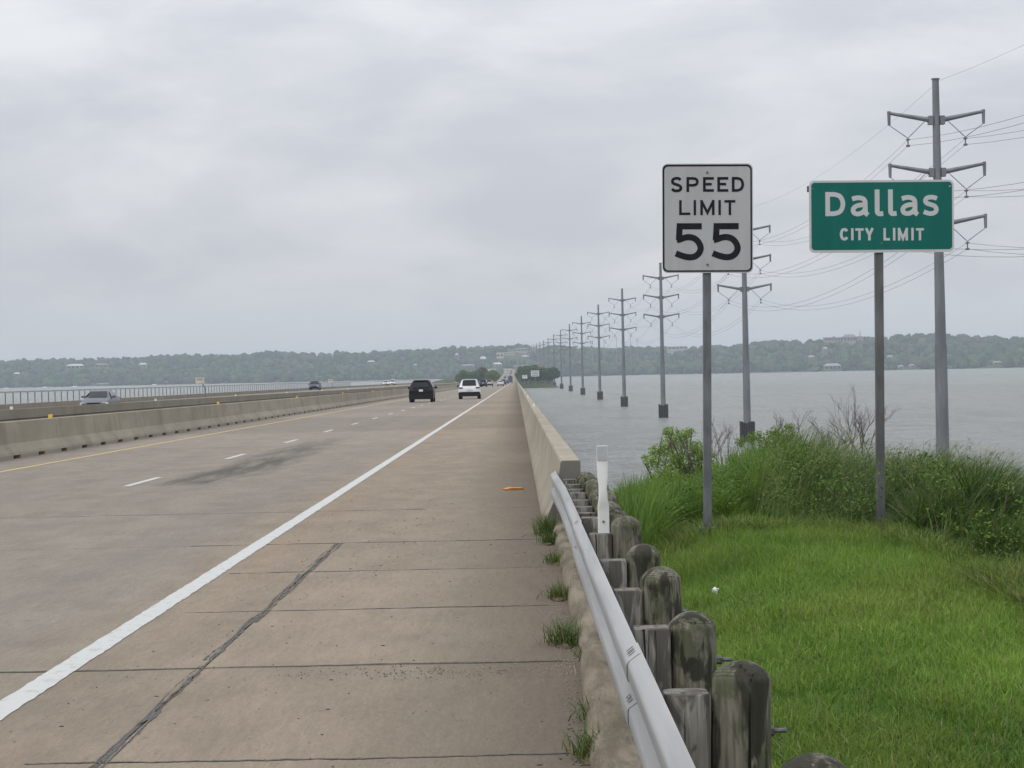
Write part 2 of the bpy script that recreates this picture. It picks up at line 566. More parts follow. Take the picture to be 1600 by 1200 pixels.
def vnoise(x, y, seed=0):
    """cheap smooth value noise"""
    def h(i, j):
        n = np.sin(i*127.1+j*311.7+seed*74.7)*43758.5453
        return n-np.floor(n)
    i, j = np.floor(x), np.floor(y)
    fx, fy = x-i, y-j
    fx, fy = fx*fx*(3-2*fx), fy*fy*(3-2*fy)
    return (h(i, j)*(1-fx)+h(i+1, j)*fx)*(1-fy)+(h(i, j+1)*(1-fx)+h(i+1, j+1)*fx)*fy


def ground_z(X, Y):
    """embankment beside the road: level verge, mound with tall grass, then falls to the lake"""
    base = -GRADE*Y
    z = base-.06+.26*smooth(9, 19, Y)*smooth(.8, 2.2, X)+.05*(vnoise(X*.9, Y*.9, 1)-.5)
    d = np.maximum(0, np.maximum(Y-25.5, (X-8.5)*.8))
    z = z-.055*np.clip(X-1.7, 0, 5)*smooth(10, 17, Y)-.42*d*smooth(0, 3, d)
    z = np.where(X < .46, base-.45, z)
    return np.maximum(z, WATER-1.5)


gx = np.concatenate([np.arange(-60, .3, 4.0), [.44, .47], np.arange(.6, 10, .25), np.arange(10, 50, 1.5)])
gy = np.concatenate([np.arange(-40, 4, 3.0), np.arange(4, 30, .25), np.arange(30, 62, 1.5)])
GX, GY = np.meshgrid(gx, gy)
GZ = ground_z(GX, GY)
nx, ny = len(gx), len(gy)
idx = np.arange(nx*ny).reshape(ny, nx)
fc = np.stack([idx[:-1, :-1], idx[:-1, 1:], idx[1:, 1:], idx[1:, :-1]], -1).reshape(-1, 4)
tag(link('ground', np_mesh('ground', np.stack([GX, GY, GZ], -1).reshape(-1, 3), fc, smooth=True), M['soil']), kind='structure')


def shore_y(X):
    left = 3300+60*np.sin(X*.006)
    right = np.interp(X, [24, 180, 480, 700, 1200], [3180, 3180, 3000, 2920, 2880])
    return np.where(X < -40, left, right)


def hill_z(X, Y):
    s = Y-shore_y(X)
    cen = np.exp(-((X+10)/170)**2)
    top = 41+4.5*(vnoise(X*.006, Y*.004, 3)-.5)*2+3*(vnoise(X*.019, Y*.008, 13)-.5)*2+cen*8
    h = -9.6+top*(.16*smooth(0, 30, s)+.84*smooth(20, 640, s))+1.5*(vnoise(X*.02, Y*.02, 5)-.5)*smooth(20, 90, s)
    # the peninsula that carries the road from the end of the bridge
    edge = np.maximum(np.maximum(1262-Y, 0)*1.2, np.maximum(X-(20+(Y-1262)*.004), np.minimum(-62-(X), 1e9)))
    edge = np.where(Y < 1262, np.maximum(edge, 1262-Y), edge)
    zroad = np.interp(Y, _zy, _zz)-.6
    pen = zroad-np.maximum(0, edge-0)*.5-.8*smooth(-14, 0, edge)
    h = np.maximum(h, np.maximum(pen, -10.5))
    road = (X > -46) & (X < 6)
    return np.where(road, np.minimum(h, zroad+np.maximum(0, Y-2900)*.12), h)


hx = np.concatenate([np.arange(-1500, -80, 30.0), np.arange(-80, 60, 6.0), np.arange(60, 1500, 30.0)])
hy = np.concatenate([np.arange(1240, 1300, 6.0), np.arange(1300, 2860, 40.0), np.arange(2860, 4100, 20.0), np.arange(4100, 6500, 200)])
HX, HY = np.meshgrid(hx, hy)
HZ = hill_z(HX, HY)
nx, ny = len(hx), len(hy)
idx = np.arange(nx*ny).reshape(ny, nx)
fc = np.stack([idx[:-1, :-1], idx[:-1, 1:], idx[1:, 1:], idx[1:, :-1]], -1).reshape(-1, 4)
tag(link('hills', np_mesh('hills', np.stack([HX, HY, HZ], -1).reshape(-1, 3), fc, smooth=True), M['hill']), kind='structure')

# ------------------------------------------------------------------ near carriageway
XE, XD, XY_, XB = -2.69, -6.55, -10.45, -12.05       # edge line, lane line, yellow line, barrier foot
XR = .27                                               # foot of the right-hand parapet / kerb
YB = 22.3                                              # the approach slab meets the bridge
road = empty('road')
tag(road, kind='structure')


def slab(x0, x1, y0, y1, name='slab', th=.28, gap=.006, parent=road):
    y0 += gap
    y1 -= gap
    b = MB()
    v = []
    c = .006
    for (yy, z_) in ((y0, zr(y0)), (y1, zr(y1))):
        v.append([(x0, yy, z_-th), (x1, yy, z_-th), (x1, yy, z_-c), (x1-c, yy, z_), (x0+c, yy, z_), (x0, yy, z_-c)])
    b.loft(v)
    return b.build(name, M['road'], parent)


XJ = -1.87
yj = [-4, 0.2, 3.3, 6.4, 9.5, 12.6, 15.75, 18.95, YB]
for a, b in zip(yj[:-1], yj[1:]):
    slab(XJ+.005, XR+.3, a, b)
for a, b in ((-4, 3.3), (3.3, 12.6), (12.6, YB)):
    slab(XD+.005, XJ-.005, a, b)
    slab(XB-.5, XD-.005, a, b)
yy = [YB, 27.9]
while yy[-1] < 1240: yy.append(yy[-1]+(15.25 if yy[-1] < 240 else 61))
for a, b in zip(yy[:-1], yy[1:]):
    slab(XB-.5, XR+.45, a, b, gap=.008 if b < 150 else .004)
# the bed below the joints and the approach embankment edge
bed = MB()
bed.box(XB-.6, XR+.2, -6, YB+.5, -.75, -.32)
tag(bed.build('road_base', M['sealant']), kind='structure')


def ragged(x_of, y_of, n, wmin, wmax, zoff, name, mat, seed, parent, along):
    """irregular ribbon of sealant; along = 'x' or 'y'"""
    r = random.Random(seed)
    L, R = [], []
    wv = r.uniform(wmin, wmax)
    off = 0
    for i in range(n+1):
        t = i/n
        wv = min(wmax, max(wmin, wv+r.uniform(-.35, .35)*(wmax-wmin)))
        off = off*.8+r.uniform(-1, 1)*wmax*.25
        x, y = x_of(t), y_of(t)
        a, b_ = wv*r.uniform(.4, .6)+off, wv*r.uniform(.4, .6)-off
        if along == 'y':
            L.append((x-a, y, zr(y)+zoff))
            R.append((x+b_, y, zr(y)+zoff))
        else:
            L.append((x, y-a, zr(y-a)+zoff))
            R.append((x, y+b_, zr(y+b_)+zoff))
    b = MB()
    b.loft([[l, q] for l, q in zip(L, R)], closed=False)
    return b.build(name, mat, parent)


for q, (o_, y0_, y1_, wa, wb) in enumerate(((0, 4, YB, .005, .026), (.022, 4, 13.5, .001, .009), (-.02, 6, 18, .001, .010), (.03, 9, 12.4, .001, .014), (-.03, 13, YB, .001, .016), (.025, 15, YB, .001, .014), (.045, 5, 9, .001, .008), (.04, 17, YB, .001, .012))):
    ragged(lambda t: XJ+o_+.010*math.sin((y0_+t*(y1_-y0_))*.9)+.006*math.sin(t*31+q), lambda t: y0_+t*(y1_-y0_), int((y1_-y0_)*22), wa, wb, .003+.0004*q, 'joint_sealant', M['sealant'], q+1, road, 'y')
for yk, x0, x1, a, b, s in ((12.62, -9, .25, .018, .05, 3), (15.76, -2.45, .2, .014, .036, 4), (18.96, -2.55, .0, .010, .034, 5), (YB, -3.4, .25, .012, .05, 6),
                            (9.5, -2.2, .2, .010, .03, 8), (27.9, -8.5, -1.2, .010, .05, 9), (28.0, -11.5, -8.8, .02, .07, 10)):
    ragged(lambda t: x0+(x1-x0)*t, lambda t: yk+.012*math.sin(t*5+s), 120, a, b, .003, 'joint_sealant', M['sealant'], s, road, 'x')


def strip(x0, x1, ys, zoff, name, mat, parent=road, rough=0.0, seed=0):
    r = random.Random(seed)
    b = MB()
    b.loft([[(x0+r.uniform(-1, 1)*rough, y, zr(y)+zoff), (x1+r.uniform(-1, 1)*rough, y, zr(y)+zoff)] for y in ys], closed=False)
    return b.build(name, mat, parent)


ys_near = list(np.arange(3, 45, .12))+list(np.arange(45, 200, 2.0))+list(np.arange(200, 1245, 25.0))
strip(XE-.08, XE+.08, ys_near, .004, 'edge_line', M['white_paint'], rough=.006)
strip(XY_-.075, XY_+.075, list(np.arange(4, 1245, 6.0)), .004, 'yellow_line', M['yellow_paint'], rough=.004, seed=2)
for k in range(-2, 60):
    y0 = 35.5*1.018+k*12.44
    if y0 < 30: continue
    strip(XD-.065, XD+.065, list(np.linspace(y0, y0+3.3, 8)), .004, 'lane_dash', M['white_paint'], rough=.006, seed=k)

# far road from the bridge end up the hill
fr = MB()
yy = list(range(1240, 3001, 40))


def road_x(Y): return -.000010*max(0, Y-2150)**2*.9


fr.loft([[(XB-.5+road_x(y), y, zr(y)), (XR+.45+road_x(y), y, zr(y))] for y in yy], closed=False)
tag(fr.build('hill_road', M['road']), kind='structure')
fr = MB()
fr.loft([[(-37+road_x(y), y, zr(y)+.1), (-21.5+road_x(y), y, zr(y)+.1)] for y in yy], closed=False)
tag(fr.build('opposite_hill_road', M['road']), kind='structure')

# piers under the bridge
for k in range(20):
    y = 50+k*61
    b = MB()
    b.box(-11.5, -.5, y-.6, y+.6, zr(y)-2.2, zr(y)-1.4)
    for xx in (-9.8, -6, -2.2): b.tube([(xx, y, WATER-1), (xx, y, zr(y)-2.2)], .5, 10)
    b.build('bridge_pier', M['barrier2'], road)
for a, b_ in zip(range(24, 1240, 61), range(85, 1301, 61)):
    g = MB()
    b_ = min(b_, 1262)
    for xx in (-10.5, -6, -1.5):
        g.loft([[(xx-.4, y, zr(y)-1.4), (xx+.4, y, zr(y)-1.4), (xx+.4, y, zr(y)-.283), (xx-.4, y, zr(y)-.283)] for y in (a+.02, b_-.02)])
    g.build('girder', M['barrier2'], road)

# ------------------------------------------------------------------ barriers
# left median barrier with drain slots
bar = empty('concrete_barrier', (XB, 60, zr(60)))
tag(bar, 'long beige concrete safety barrier with drain slots left of the yellow line', 'barrier')


def seg_mesh(prof, y0, y1, name, X0, gap=.012):
    b = MB()
    b.loft([[(X0+p[0], y, zr(y)+p[1]) for p in prof] for y in (y0+gap, y1-gap)])
    return b


PH = .885
prof_up = [(0, .085), (-.02, .15), (-.155, .36), (-.215, PH-.012), (-.227, PH), (-.40, PH), (-.412, PH-.012), (-.44, .085)]


def to_parent(o, par):
    o.parent = par
    o.matrix_parent_inverse = Matrix.Translation(-par.location)
    return o


yb = 57.5-10.9*6
k = 0
while yb < 1240:
    L = 10.9 if yb < 330 else 87.2
    y1 = min(yb+L, 1245)
    b = seg_mesh(prof_up, yb, y1, 'seg', XB)
    if yb < 330:
        for q in range(4):                                   # feet between the drain slots
            ya, ye = yb+q*2.725+.36, yb+(q+1)*2.725-.36
            b.loft([[(XB+p[0], y, zr(y)+p[1]) for p in ((0, -.01), (0, .083), (-.44, .083), (-.44, -.01))] for y in (ya, ye)])
    else:
        b.loft([[(XB+p[0], y, zr(y)+p[1]) for p in ((0, -.01), (0, .083), (-.44, .083), (-.44, -.01))] for y in (yb, y1)])
    to_parent(b.build('barrier_segment', M['barrier']), bar)
    yb = y1
    if y1 >= 1245: break
for q in range(9):
    y = 57.3+32.25*q
    b = MB()
    b.box(XB-.345, XB-.265, y-.09, y+.09, zr(y)+PH, zr(y)+PH+.10)
    b.box(XB-.335, XB-.275, y-.096, y-.091, zr(y)+PH+.012, zr(y)+PH+.092)
    to_parent(b.build('reflector', M['yellow_reflector']), bar)

# right-hand parapet over the water
par = empty('bridge_parapet', (XR, 23.3, zr(23.3)))
tag(par, 'tan concrete parapet along the right edge of the bridge above the lake', 'parapet')
prof_r = [(0, -.02), (.0, .06), (.03, .14), (.13, .36), (.195, .745), (.21, .76), (.40, .76), (.41, .75), (.41, -.5), (0.05, -.5)]
yb = 23.5
while yb < 1240:
    L = 9.15 if yb < 260 else 91.5
    y1 = min(yb+L, 1245)
    to_parent(seg_mesh(prof_r, yb, y1, 's', XR, .004).build('parapet_segment', M['barrier'], smooth=25), par)
    yb = y1
    if y1 >= 1245: break
M['barrier_grey'] = barrier_concrete('grey_end_concrete', (.150, .140, .122), (.205, .192, .168), (.09, .085, .07))  # greyer, darker concrete tone for the cap at the parapet's near end
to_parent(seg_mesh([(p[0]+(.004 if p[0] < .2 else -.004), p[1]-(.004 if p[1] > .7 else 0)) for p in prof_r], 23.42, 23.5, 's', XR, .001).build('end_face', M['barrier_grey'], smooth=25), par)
for q in range(10):
    y = 70+36*q
    b = MB()
    b.box(XR+.26, XR+.32, y-.03, y+.03, zr(y)+.76, zr(y)+.86)
    to_parent(b.build('reflector', M['white_reflector']), par)

# opposite carriageway: its own deck, inner barrier, outer parapet with a pipe railing


def zo(Y): return zr(Y)+float(np.interp(Y, [0, 120, 400, 800, 1240], [-.02, .03, .42, .7, .15]))


opp = empty('opposite_road', (-29, 100, 0))
tag(opp, kind='structure')
XO0, XO1 = -18.0, -38.4
ys = [-20, 40, 80, 120, 180, 240, 320, 400, 500, 600, 700, 800, 950, 1100, 1245]
for a, b in zip(ys[:-1], ys[1:]):
    d = MB()
    d.loft([[(XO0-.02, y, zo(y)-.22), (XO0-.02, y, zo(y)), (XO1, y, zo(y)+.08), (XO1, y, zo(y)-.22)] for y in (a+.01, b-.01)])
    to_parent(d.build('deck_slab', M['road']), opp)
    d = MB()
    for xx in (-20, -25, -31, -36.5):
        d.loft([[(xx-.4, y, zo(y)-1.5), (xx+.4, y, zo(y)-1.5), (xx+.4, y, zo(y)-.222), (xx-.4, y, zo(y)-.222)] for y in (a+.02, b-.02)])
    to_parent(d.build('girder', M['barrier2']), opp)
for (x, wd, m_) in ((-22.2, .12, 'yellow_paint'), (-33.6, .15, 'white_paint')):
    d = MB()
    d.loft([[(x-wd/2, y, zo(y)+.08*(x-XO0)/(XO1-XO0)+.006), (x+wd/2, y, zo(y)+.08*(x-XO0)/(XO1-XO0)+.006)] for y in ys], closed=False)
    to_parent(d.build('lane_line', M[m_]), opp)
for k in range(20):
    y = 50+k*61
    d = MB()
    d.box(-37, -19, y-.6, y+.6, zo(y)-2.4, zo(y)-1.5)
    for xx in (-35, -30, -25, -20.5): d.tube([(xx, y, WATER-1), (xx, y, zo(y)-2.4)], .5, 10)
    to_parent(d.build('bridge_pier', M['barrier2']), opp)

ib = empty('opposite_inner_barrier', (XO0, 75, 0))
tag(ib, 'second beige concrete barrier beyond the gap between the two bridges', 'barrier')
yb = -20
while yb < 1240:
    L = 18.3 if yb < 320 else 91.5
    y1 = min(yb+L, 1245)
    zz = lambda y: zr(y)
    b = MB()
    pr = [(0, .62), (0, .96), (-.2, .96), (-.26, .5), (-.4, .1), (-.4, -.3), (-.06, -.3), (-.06, .62)]
    b.loft([[(XO0+p[0], y, zz(y)+p[1]) for p in pr] for y in (yb+.012, y1-.012)])
    to_parent(b.build('barrier_segment', M['barrier2']), ib)
    b = MB()                                                     # deck fascia below the dark reveal
    b.loft([[(XO0+p[0], y, zz(y)+p[1]) for p in ((.05, .34), (.05, .555), (-.055, .555), (-.055, .34))] for y in (yb+.004, y1-.004)])
    to_parent(b.build('fascia', M['barrier2']), ib)
    yb = y1
    if y1 >= 1245: break
for q in range(9):
    y = 77.5+31*q
    b = MB()
    b.box(XO0-.14, XO0-.06, y-.08, y+.08, zr(y)+.96, zr(y)+1.06)
    to_parent(b.build('reflector', M['white_reflector']), ib)

rl = empty('bridge_railing', (XO1, 160, 0))
tag(rl, 'pale pipe railing on the far edge of the opposite bridge at left', 'railing')
ys2 = list(np.arange(60, 480, 30.0))+list(range(480, 1245, 85))
b = MB()
b.loft([[(XO1+p[0], y, zo(y)+p[1]) for p in ((.15, -.3), (.15, .50), (-.15, .50), (-.15, -.3))] for y in ys2])
to_parent(b.build('parapet', M['barrier2']), rl)
b = MB()
b.loft([[(XO1+p[0], y, zo(y)+p[1]) for p in ((.1, 1.36), (.1, 1.46), (-.1, 1.46), (-.1, 1.36))] for y in ys2])
to_parent(b.build('top_rail', M['steel']), rl)
pm = MB().box(-.03, .03, -.035, .035, 0, .86).mesh('railing_post')
pm.materials.append(M['post_steel'])
for k in range(150):
    y = 130+2.5*k
    to_parent(link('post', pm, None, None, (XO1, y, zo(y)+.50)), rl)
for o in [c for c in rl.children if c.name.startswith('post')]:
    pass

# ------------------------------------------------------------------ guardrail
gr = empty('guardrail', (.5, 8, zr(8)))
tag(gr, 'galvanised corrugated steel guardrail on mossy wooden posts in the right foreground', 'guardrail')
RB, RZ = .478, .305                                   # back plane of the rail, bottom height
wprof = [(.030, 0), (.038, .004), (.074, .030), (.082, .042), (.083, .054), (.083, .092), (.079, .104), (.040, .132), (.026, .144), (.022, .156)]
wprof = wprof+[(d, .312-z) for d, z in wprof[:-1][::-1]]


def rail(y0, y1, push, n=24):
    outer = [(RB-d-push, RZ+z) for d, z in wprof]
    inner = [(RB-d+.004-push, RZ+z) for d, z in wprof]
    ring = outer+inner[::-1]
    b = MB()

    def bend(y): return .03*max(0.0, min(1.0, (y-20.5)/3.0))          # the last bay runs onto the parapet face
    b.loft([[(x-bend(y), y, zr(y)+z) for x, z in ring] for y in np.linspace(y0, y1, n)])
    return b


cuts = [0.6, 8.25, 15.7, 24.1]
for i in range(3):
    to_parent(rail(cuts[i]-.16, cuts[i+1]+.16, .0055 if i % 2 else 0, 60).build('rail', M['steel'], smooth=40), gr)
for yc in cuts[1:3]:
    for (d0, z0_, d1, z1_) in ((.071, .2845, .045, .3025), (.0765, .1060, .058, .1190)):
        for dy in (0.0,):
            for sgn in (-.045, .045):
                b = MB()
                nv = Vector((-(z1_-z0_), 0, -(d1-d0))).normalized()*.0105
                if nv.z < 0: nv = -nv
                q = [(-d0, sgn-.022+dy, z0_), (-d0, sgn+.004+dy, z0_), (-d1, sgn+.022+dy, z1_), (-d1, sgn-.004+dy, z1_)]
                b.add([(p[0]+nv.x, p[1], p[2]+nv.z) for p in q], [(0, 1, 2, 3)])
                to_parent(b.build('bolt_slot', M['slot'], None, (RB, yc, zr(yc)+RZ)), gr)
PY = [5.49, 7.34, 9.2, 11.05, 12.9, 14.76, 16.6, 17.45, 18.4, 19.35, 20.3, 21.25, 22.15, 22.95]
rp = random.Random(11)
for i, y in enumerate(PY):
    rad = .105*rp.uniform(.95, 1.03)
    zt = .615+rp.uniform(-.03, .03) if y > 8 else .62
    dome = rp.uniform(.058, .07)
    RS = (rad*rad+dome*dome)/(2*dome)
    b = MB()
    rings = []
    n = 28
    ph = [rp.uniform(0, 6.28) for _ in range(3)]
    for (zz, rr) in [(-.6, 1), (-.2, 1), (.1, 1.0), (.35, .998), (zt-.012, .994), (zt, .985)]+[(zt+math.sqrt(RS**2-(t*rad)**2)-(RS-dome), t) for t in (.96, .88, .78, .66, .53, .4, .26, .12)]+[(zt+dome, .01)]:
        rings.append([((rad*rr*(1+.018*math.sin(2*a+ph[0])+.012*math.sin(5*a+ph[1])+.006*math.sin(11*a+ph[2])))*math.cos(a),
                       (rad*rr*(1+.018*math.sin(2*a+ph[0])+.012*math.sin(5*a+ph[1])))*math.sin(a), zz) for a in [2*math.pi*k/n for k in range(n)]])
    b.loft(rings)
    o = b.build('post', M['wood_post'], None, (.728, y, zr(y)), smooth=28)
    o.rotation_euler = (rp.uniform(-.015, .015), rp.uniform(-.02, .02), rp.uniform(0, 6))
    to_parent(o, gr)
    # wooden block between rail and post
    bt = .575+rp.uniform(-.02, .015)
    x0, x1 = .50, .654+rp.uniform(-.006, .004)
    yw = .085
    pl = []
    rc = .045 if i % 2 else .012
    for (cx, cy, a0) in ((x1-.577-rc, yw-rc, 0), (x0-.577+rc, yw-rc, 90), (x0-.577+rc, -yw+rc, 180), (x1-.577-rc, -yw+rc, 270)):
        for q in range(4):
            a = math.radians(a0+q*30)
            pl.append((cx+rc*math.cos(a), cy+rc*math.sin(a)))
    b = MB()
    b.loft([[(p[0], p[1], .22) for p in pl], [(p[0], p[1], bt-.008) for p in pl], [(p[0]*.965, p[1]*.965, bt) for p in pl]])
    to_parent(b.build('block', M['wood_block'], None, (.554, y, zr(y)), smooth=50), gr)
    # through bolt with nut at the back of the post
    b = MB()
    b.tube([(.075, 0, 0), (.165, 0, 0)], .009, 8)
    b.tube([(.098, 0, 0), (.122, 0, 0)], .019, 6)
    to_parent(b.build('bolt', M['bolt'], None, (.728, y, zr(y)+.44), smooth=40), gr)
    b = MB()
    b.tube([(-.006, 0, 0), (.004, 0, 0)], .014, 8)
    to_parent(b.build('bolt', M['bolt'], None, (RB-.006, y+.02, zr(y)+RZ+.156), smooth=40), gr)

# kerb: rounded concrete lumps below the rail
kb = empty('kerb', (.4, 10, 0))
tag(kb, kind='structure')
ky = [2.0, 5.6, 8.1, 9.55, 10.95, 12.55, 13.75, 15.3, 17.2, 19.2, 21.2, 23.2]
rk = random.Random(5)
for a, b_ in zip(ky[:-1], ky[1:]):
    b = MB()
    rings = []
    hh = rk.uniform(.105, .12)
    n = 30
    for q in range(n+1):
        t = q/n
        e = min(1, (min(t, 1-t)*(b_-a)/.10))
        e = math.sqrt(max(0, 1-(1-e)**2))*.18+.82
        y = a+.02+(b_-a-.04)*t
        xo = float(np.interp(y, [5, 8, 10, 13, 18], [.25, .26, .29, .345, .35]))
        ww = .54-xo
        rings.append([(xo+ww*.5-ww*.5*math.cos(math.pi*u)*(.9+.1*e), y, zr(y)-.06+(hh*e+.06)*math.sin(math.pi*u)**.5) for u in [j_/14 for j_ in range(15)]])
    b.loft(rings)
    to_parent(b.build('kerb_section', M['kerb'], smooth=60), kb)

# flexible delineator on the side of a post
dp = P(943, 832, 14.6)
dl = empty('delineator_post', (dp.x, 14.55, dp.z))
tag(dl, 'white plastic delineator paddle with a grey reflector bolted to a guardrail post', 'delineator')
s = 14.55/FPX
b = MB()
outl = [(0, 18, 2), (40, 18, 2), (44, 17.5, 4), (54, 14, 7), (68, 13.4, 8), (78, 14.5, 7), (90, 17, 3.5), (110, 17.6, 2.5), (137, 17.6, 2.5)]
b.loft([[((math.cos(a)*w_/2*abs(math.cos(a))**-.45 if abs(math.cos(a)) > .05 else 0)*s, math.sin(a)*d_/2*s, h_*s) for a in [2*math.pi*(k+.5)/16 for k in range(16)]] for h_, w_, d_ in outl])
b.build('paddle', M['white_plastic'], dl, smooth=40)
b = MB()
b.box(-8*s, 8*s, -2.2*s, -1.5*s, 114*s, 135.5*s)
b.build('reflector', M['reflector_grey'], dl)
b = MB()
b.tube([(0, -2.6*s, 18*s), (0, -.2*s, 18*s)], 1.9*s, 8)
b.build('bolt', M['bolt'], dl)

# ------------------------------------------------------------------ road signs with lettering


def cat(pts, n=7):
    p = [Vector((a, b)) for a, b in pts]
    out = []
    for i in range(len(p)-1):
        p0, p1, p2, p3 = p[max(i-1, 0)], p[i], p[i+1], p[min(i+2, len(p)-1)]
        for q in range(n):
            t = q/n
            out.append(.5*((2*p1)+(p2-p0)*t+(2*p0-5*p1+4*p2-p3)*t*t+(3*p1-p0-3*p2+p3)*t**3))
    out.append(p[-1])
    return [(v.x, v.y) for v in out]


def stroke(mb_, pts, wd, fx, depth):
    """flat ribbon with mitred corners; fx maps a 2-D point to the sign's own x,z"""
    p = [Vector(q) for q in pts]
    L, R = [], []
    for i in range(len(p)):
        d1 = (p[i]-p[i-1]).normalized() if i else (p[1]-p[0]).normalized()
        d2 = (p[i+1]-p[i]).normalized() if i < len(p)-1 else d1
        n1, n2 = Vector((-d1.y, d1.x)), Vector((-d2.y, d2.x))
        mt = (n1+n2)
        mt = mt.normalized() if mt.length > 1e-6 else n1
        k = wd/2/max(.35, mt.dot(n1))
        L.append(p[i]+mt*k)
        R.append(p[i]-mt*k)
    rg = []
    for l, r in zip(L, R):
        a, b = fx(l), fx(r)
        rg.append([(a[0], -depth, a[1]), (b[0], -depth, b[1])])
    mb_.loft(rg, closed=False)


def glyph(ch, x0, x1, yt, yb, t):
    """centre lines of a capital in pixel space (y down)"""
    w_, h_ = x1-x0, yb-yt
    e = t/2

    def q(u, v): return (x0+e+u*(w_-t), yt+e+v*(h_-t))
    def lx(u): return x0+e+u*(w_-t)
    if ch == 'I': return [[(x0+w_/2, yt), (x0+w_/2, yb)]]
    if ch == 'L': return [[(x0+e, yt), (x0+e, yb-e), (x1, yb-e)]]
    if ch == 'T': return [[(x0, yt+e), (x1, yt+e)], [(x0+w_/2, yt+t), (x0+w_/2, yb)]]
    if ch == 'E': return [[(x1, yt+e), (x0+e, yt+e), (x0+e, yb-e), (x1, yb-e)], [(x0+t, (yt+yb)/2-.02*h_), (x1-.2*w_, (yt+yb)/2-.02*h_)]]
    if ch == 'M': return [[(x0+e, yb), (x0+e, yt)], [(x1-e, yb), (x1-e, yt)], [(x0+e*.7, yt+t*.1), (x0+w_/2, yb-.16*h_), (x1-e*.7, yt+t*.1)]]
    if ch == 'Y': return [[(x0+e*.8, yt), (x0+w_/2, yt+.56*h_), (x1-e*.8, yt)], [(x0+w_/2, yt+.52*h_), (x0+w_/2, yb)]]
    if ch == 'D': return [[(x0+e, yb), (x0+e, yt)], cat([(x0+t*.9, yt+e), (x0+w_*.45, yt+e), q(.80, .10), q(.98, .36), q(.98, .64), q(.80, .90), (x0+w_*.45, yb-e), (x0+t*.9, yb-e)])]
    if ch == 'P': return [[(x0+e, yb), (x0+e, yt)], cat([(x0+t*.9, yt+e), (x0+w_*.55, yt+e), q(.9, .07), q(1, .27), q(.9, .48), (x0+w_*.55, yt+e+.56*(h_-t)), (x0+t*.9, yt+e+.56*(h_-t))])]
    if ch == 'C': return [cat([q(1, .20), q(.82, .04), q(.5, 0), q(.17, .1), q(0, .4), q(0, .6), q(.17, .9), q(.5, 1), q(.82, .96), q(1, .80)])]
    if ch == 'S': return [cat([q(.95, .14), q(.76, .02), q(.45, 0), q(.14, .08), q(.04, .25), q(.16, .41), q(.5, .5), q(.84, .60), q(1, .77), q(.86, .95), q(.5, 1), q(.2, .97), q(0, .84)])]


def rrect(x0, x1, z0, z1, r, n=6):
    pts = []
    for cx, cz, a0 in ((x1-r, z1-r, 0), (x0+r, z1-r, 90), (x0+r, z0+r, 180), (x1-r, z0+r, 270)):
        for k in range(n+1):
            a = math.radians(a0+90*k/n)
            pts.append((cx+r*math.cos(a), cz+r*math.sin(a)))
    return pts


M['sign_white'] = noisy('sign_white_sheeting', (.39, .397, .40), (.43, .438, .442), 7, .5, bstr=0, stretch=(1, 1, .12), detail=7)
M['sign_pale'] = noisy('sign_pale_lettering', (.52, .515, .53), (.56, .555, .57), 6, .5, bstr=0)
M['sign_black'] = noisy('sign_black_print', (.010, .010, .014), (.015, .015, .019), 6, .7, bstr=0, spec=.2)
M['sign_green'] = noisy('sign_green_sheeting', (.002, .118, .098), (.003, .136, .112), 5, .5, spec=.25, stretch=(1, 1, .15), detail=7, bstr=0)
M['alu'] = noisy('sign_aluminium_back', (.35, .36, .37), (.42, .43, .44), 5, .5, .6)

# speed limit sign (measures taken on a 1080 x 1200 enlargement: 6 px per photo px)
YS = 19.6
base = P(1107, 838, YS)
top = P(1105.5, 341, YS)
sp = empty('speed_limit_sign', base)
tag(sp, 'white rectangular SPEED LIMIT 55 sign on a grey steel post in the grass', 'sign')
sp.rotation_euler = (0, math.atan2((top-base).x, (top-base).z), 0)
u = YS/FPX/6
hc = (top-base).length


def fs(p): return ((p[0]-516)*u, hc-(p[1]-607)*u)


x0, z1 = fs((92, 96))
x1, z0 = fs((941, 1119))
PT = .006
b = MB().prism(rrect(x0, x1, z0, z1, .05), 'y', -PT, 0)
b.build('plate', M['sign_white'], sp)
b = MB()
o_, i_ = rrect(*[v for v in (x0+.004, x1-.009)], z0+.010, z1-.009, .046), rrect(x0+.019, x1-.023, z0+.024, z1-.025, .036)
b.loft([[(o_[k % len(o_)][0], -PT-.001, o_[k % len(o_)][1]), (i_[k % len(i_)][0], -PT-.001, i_[k % len(i_)][1])] for k in range(len(o_)+1)], closed=False)
b.build('border', M['sign_black'], sp)


def word(name, items, fx, d0, mat, parent):
    b = MB()
    d = d0
    for it in items:
        if isinstance(it[0], str): strokes, t = glyph(*it), it[5]*.92
        else: strokes, t = it
        for sgm in strokes:
            stroke(b, sgm, t, fx, d)
            d += .00012
    return b.build(name, mat, parent)


word('lettering', [('S', 170, 282, 218, 364, 29), ('P', 318, 434, 221, 361, 27), ('E', 473, 576, 221, 361, 27), ('E', 607, 711, 221, 361, 27), ('D', 743, 859, 221, 361, 27)], fs, PT+.0015, M['sign_black'], sp)
word('lettering', [('L', 249, 354, 437, 578, 26), ('I', 385, 409, 437, 578, 25), ('M', 447, 582, 437, 578, 26), ('I', 617, 641, 437, 578, 25), ('T', 674, 776, 437, 578, 25)], fs, PT+.0015, M['sign_black'], sp)


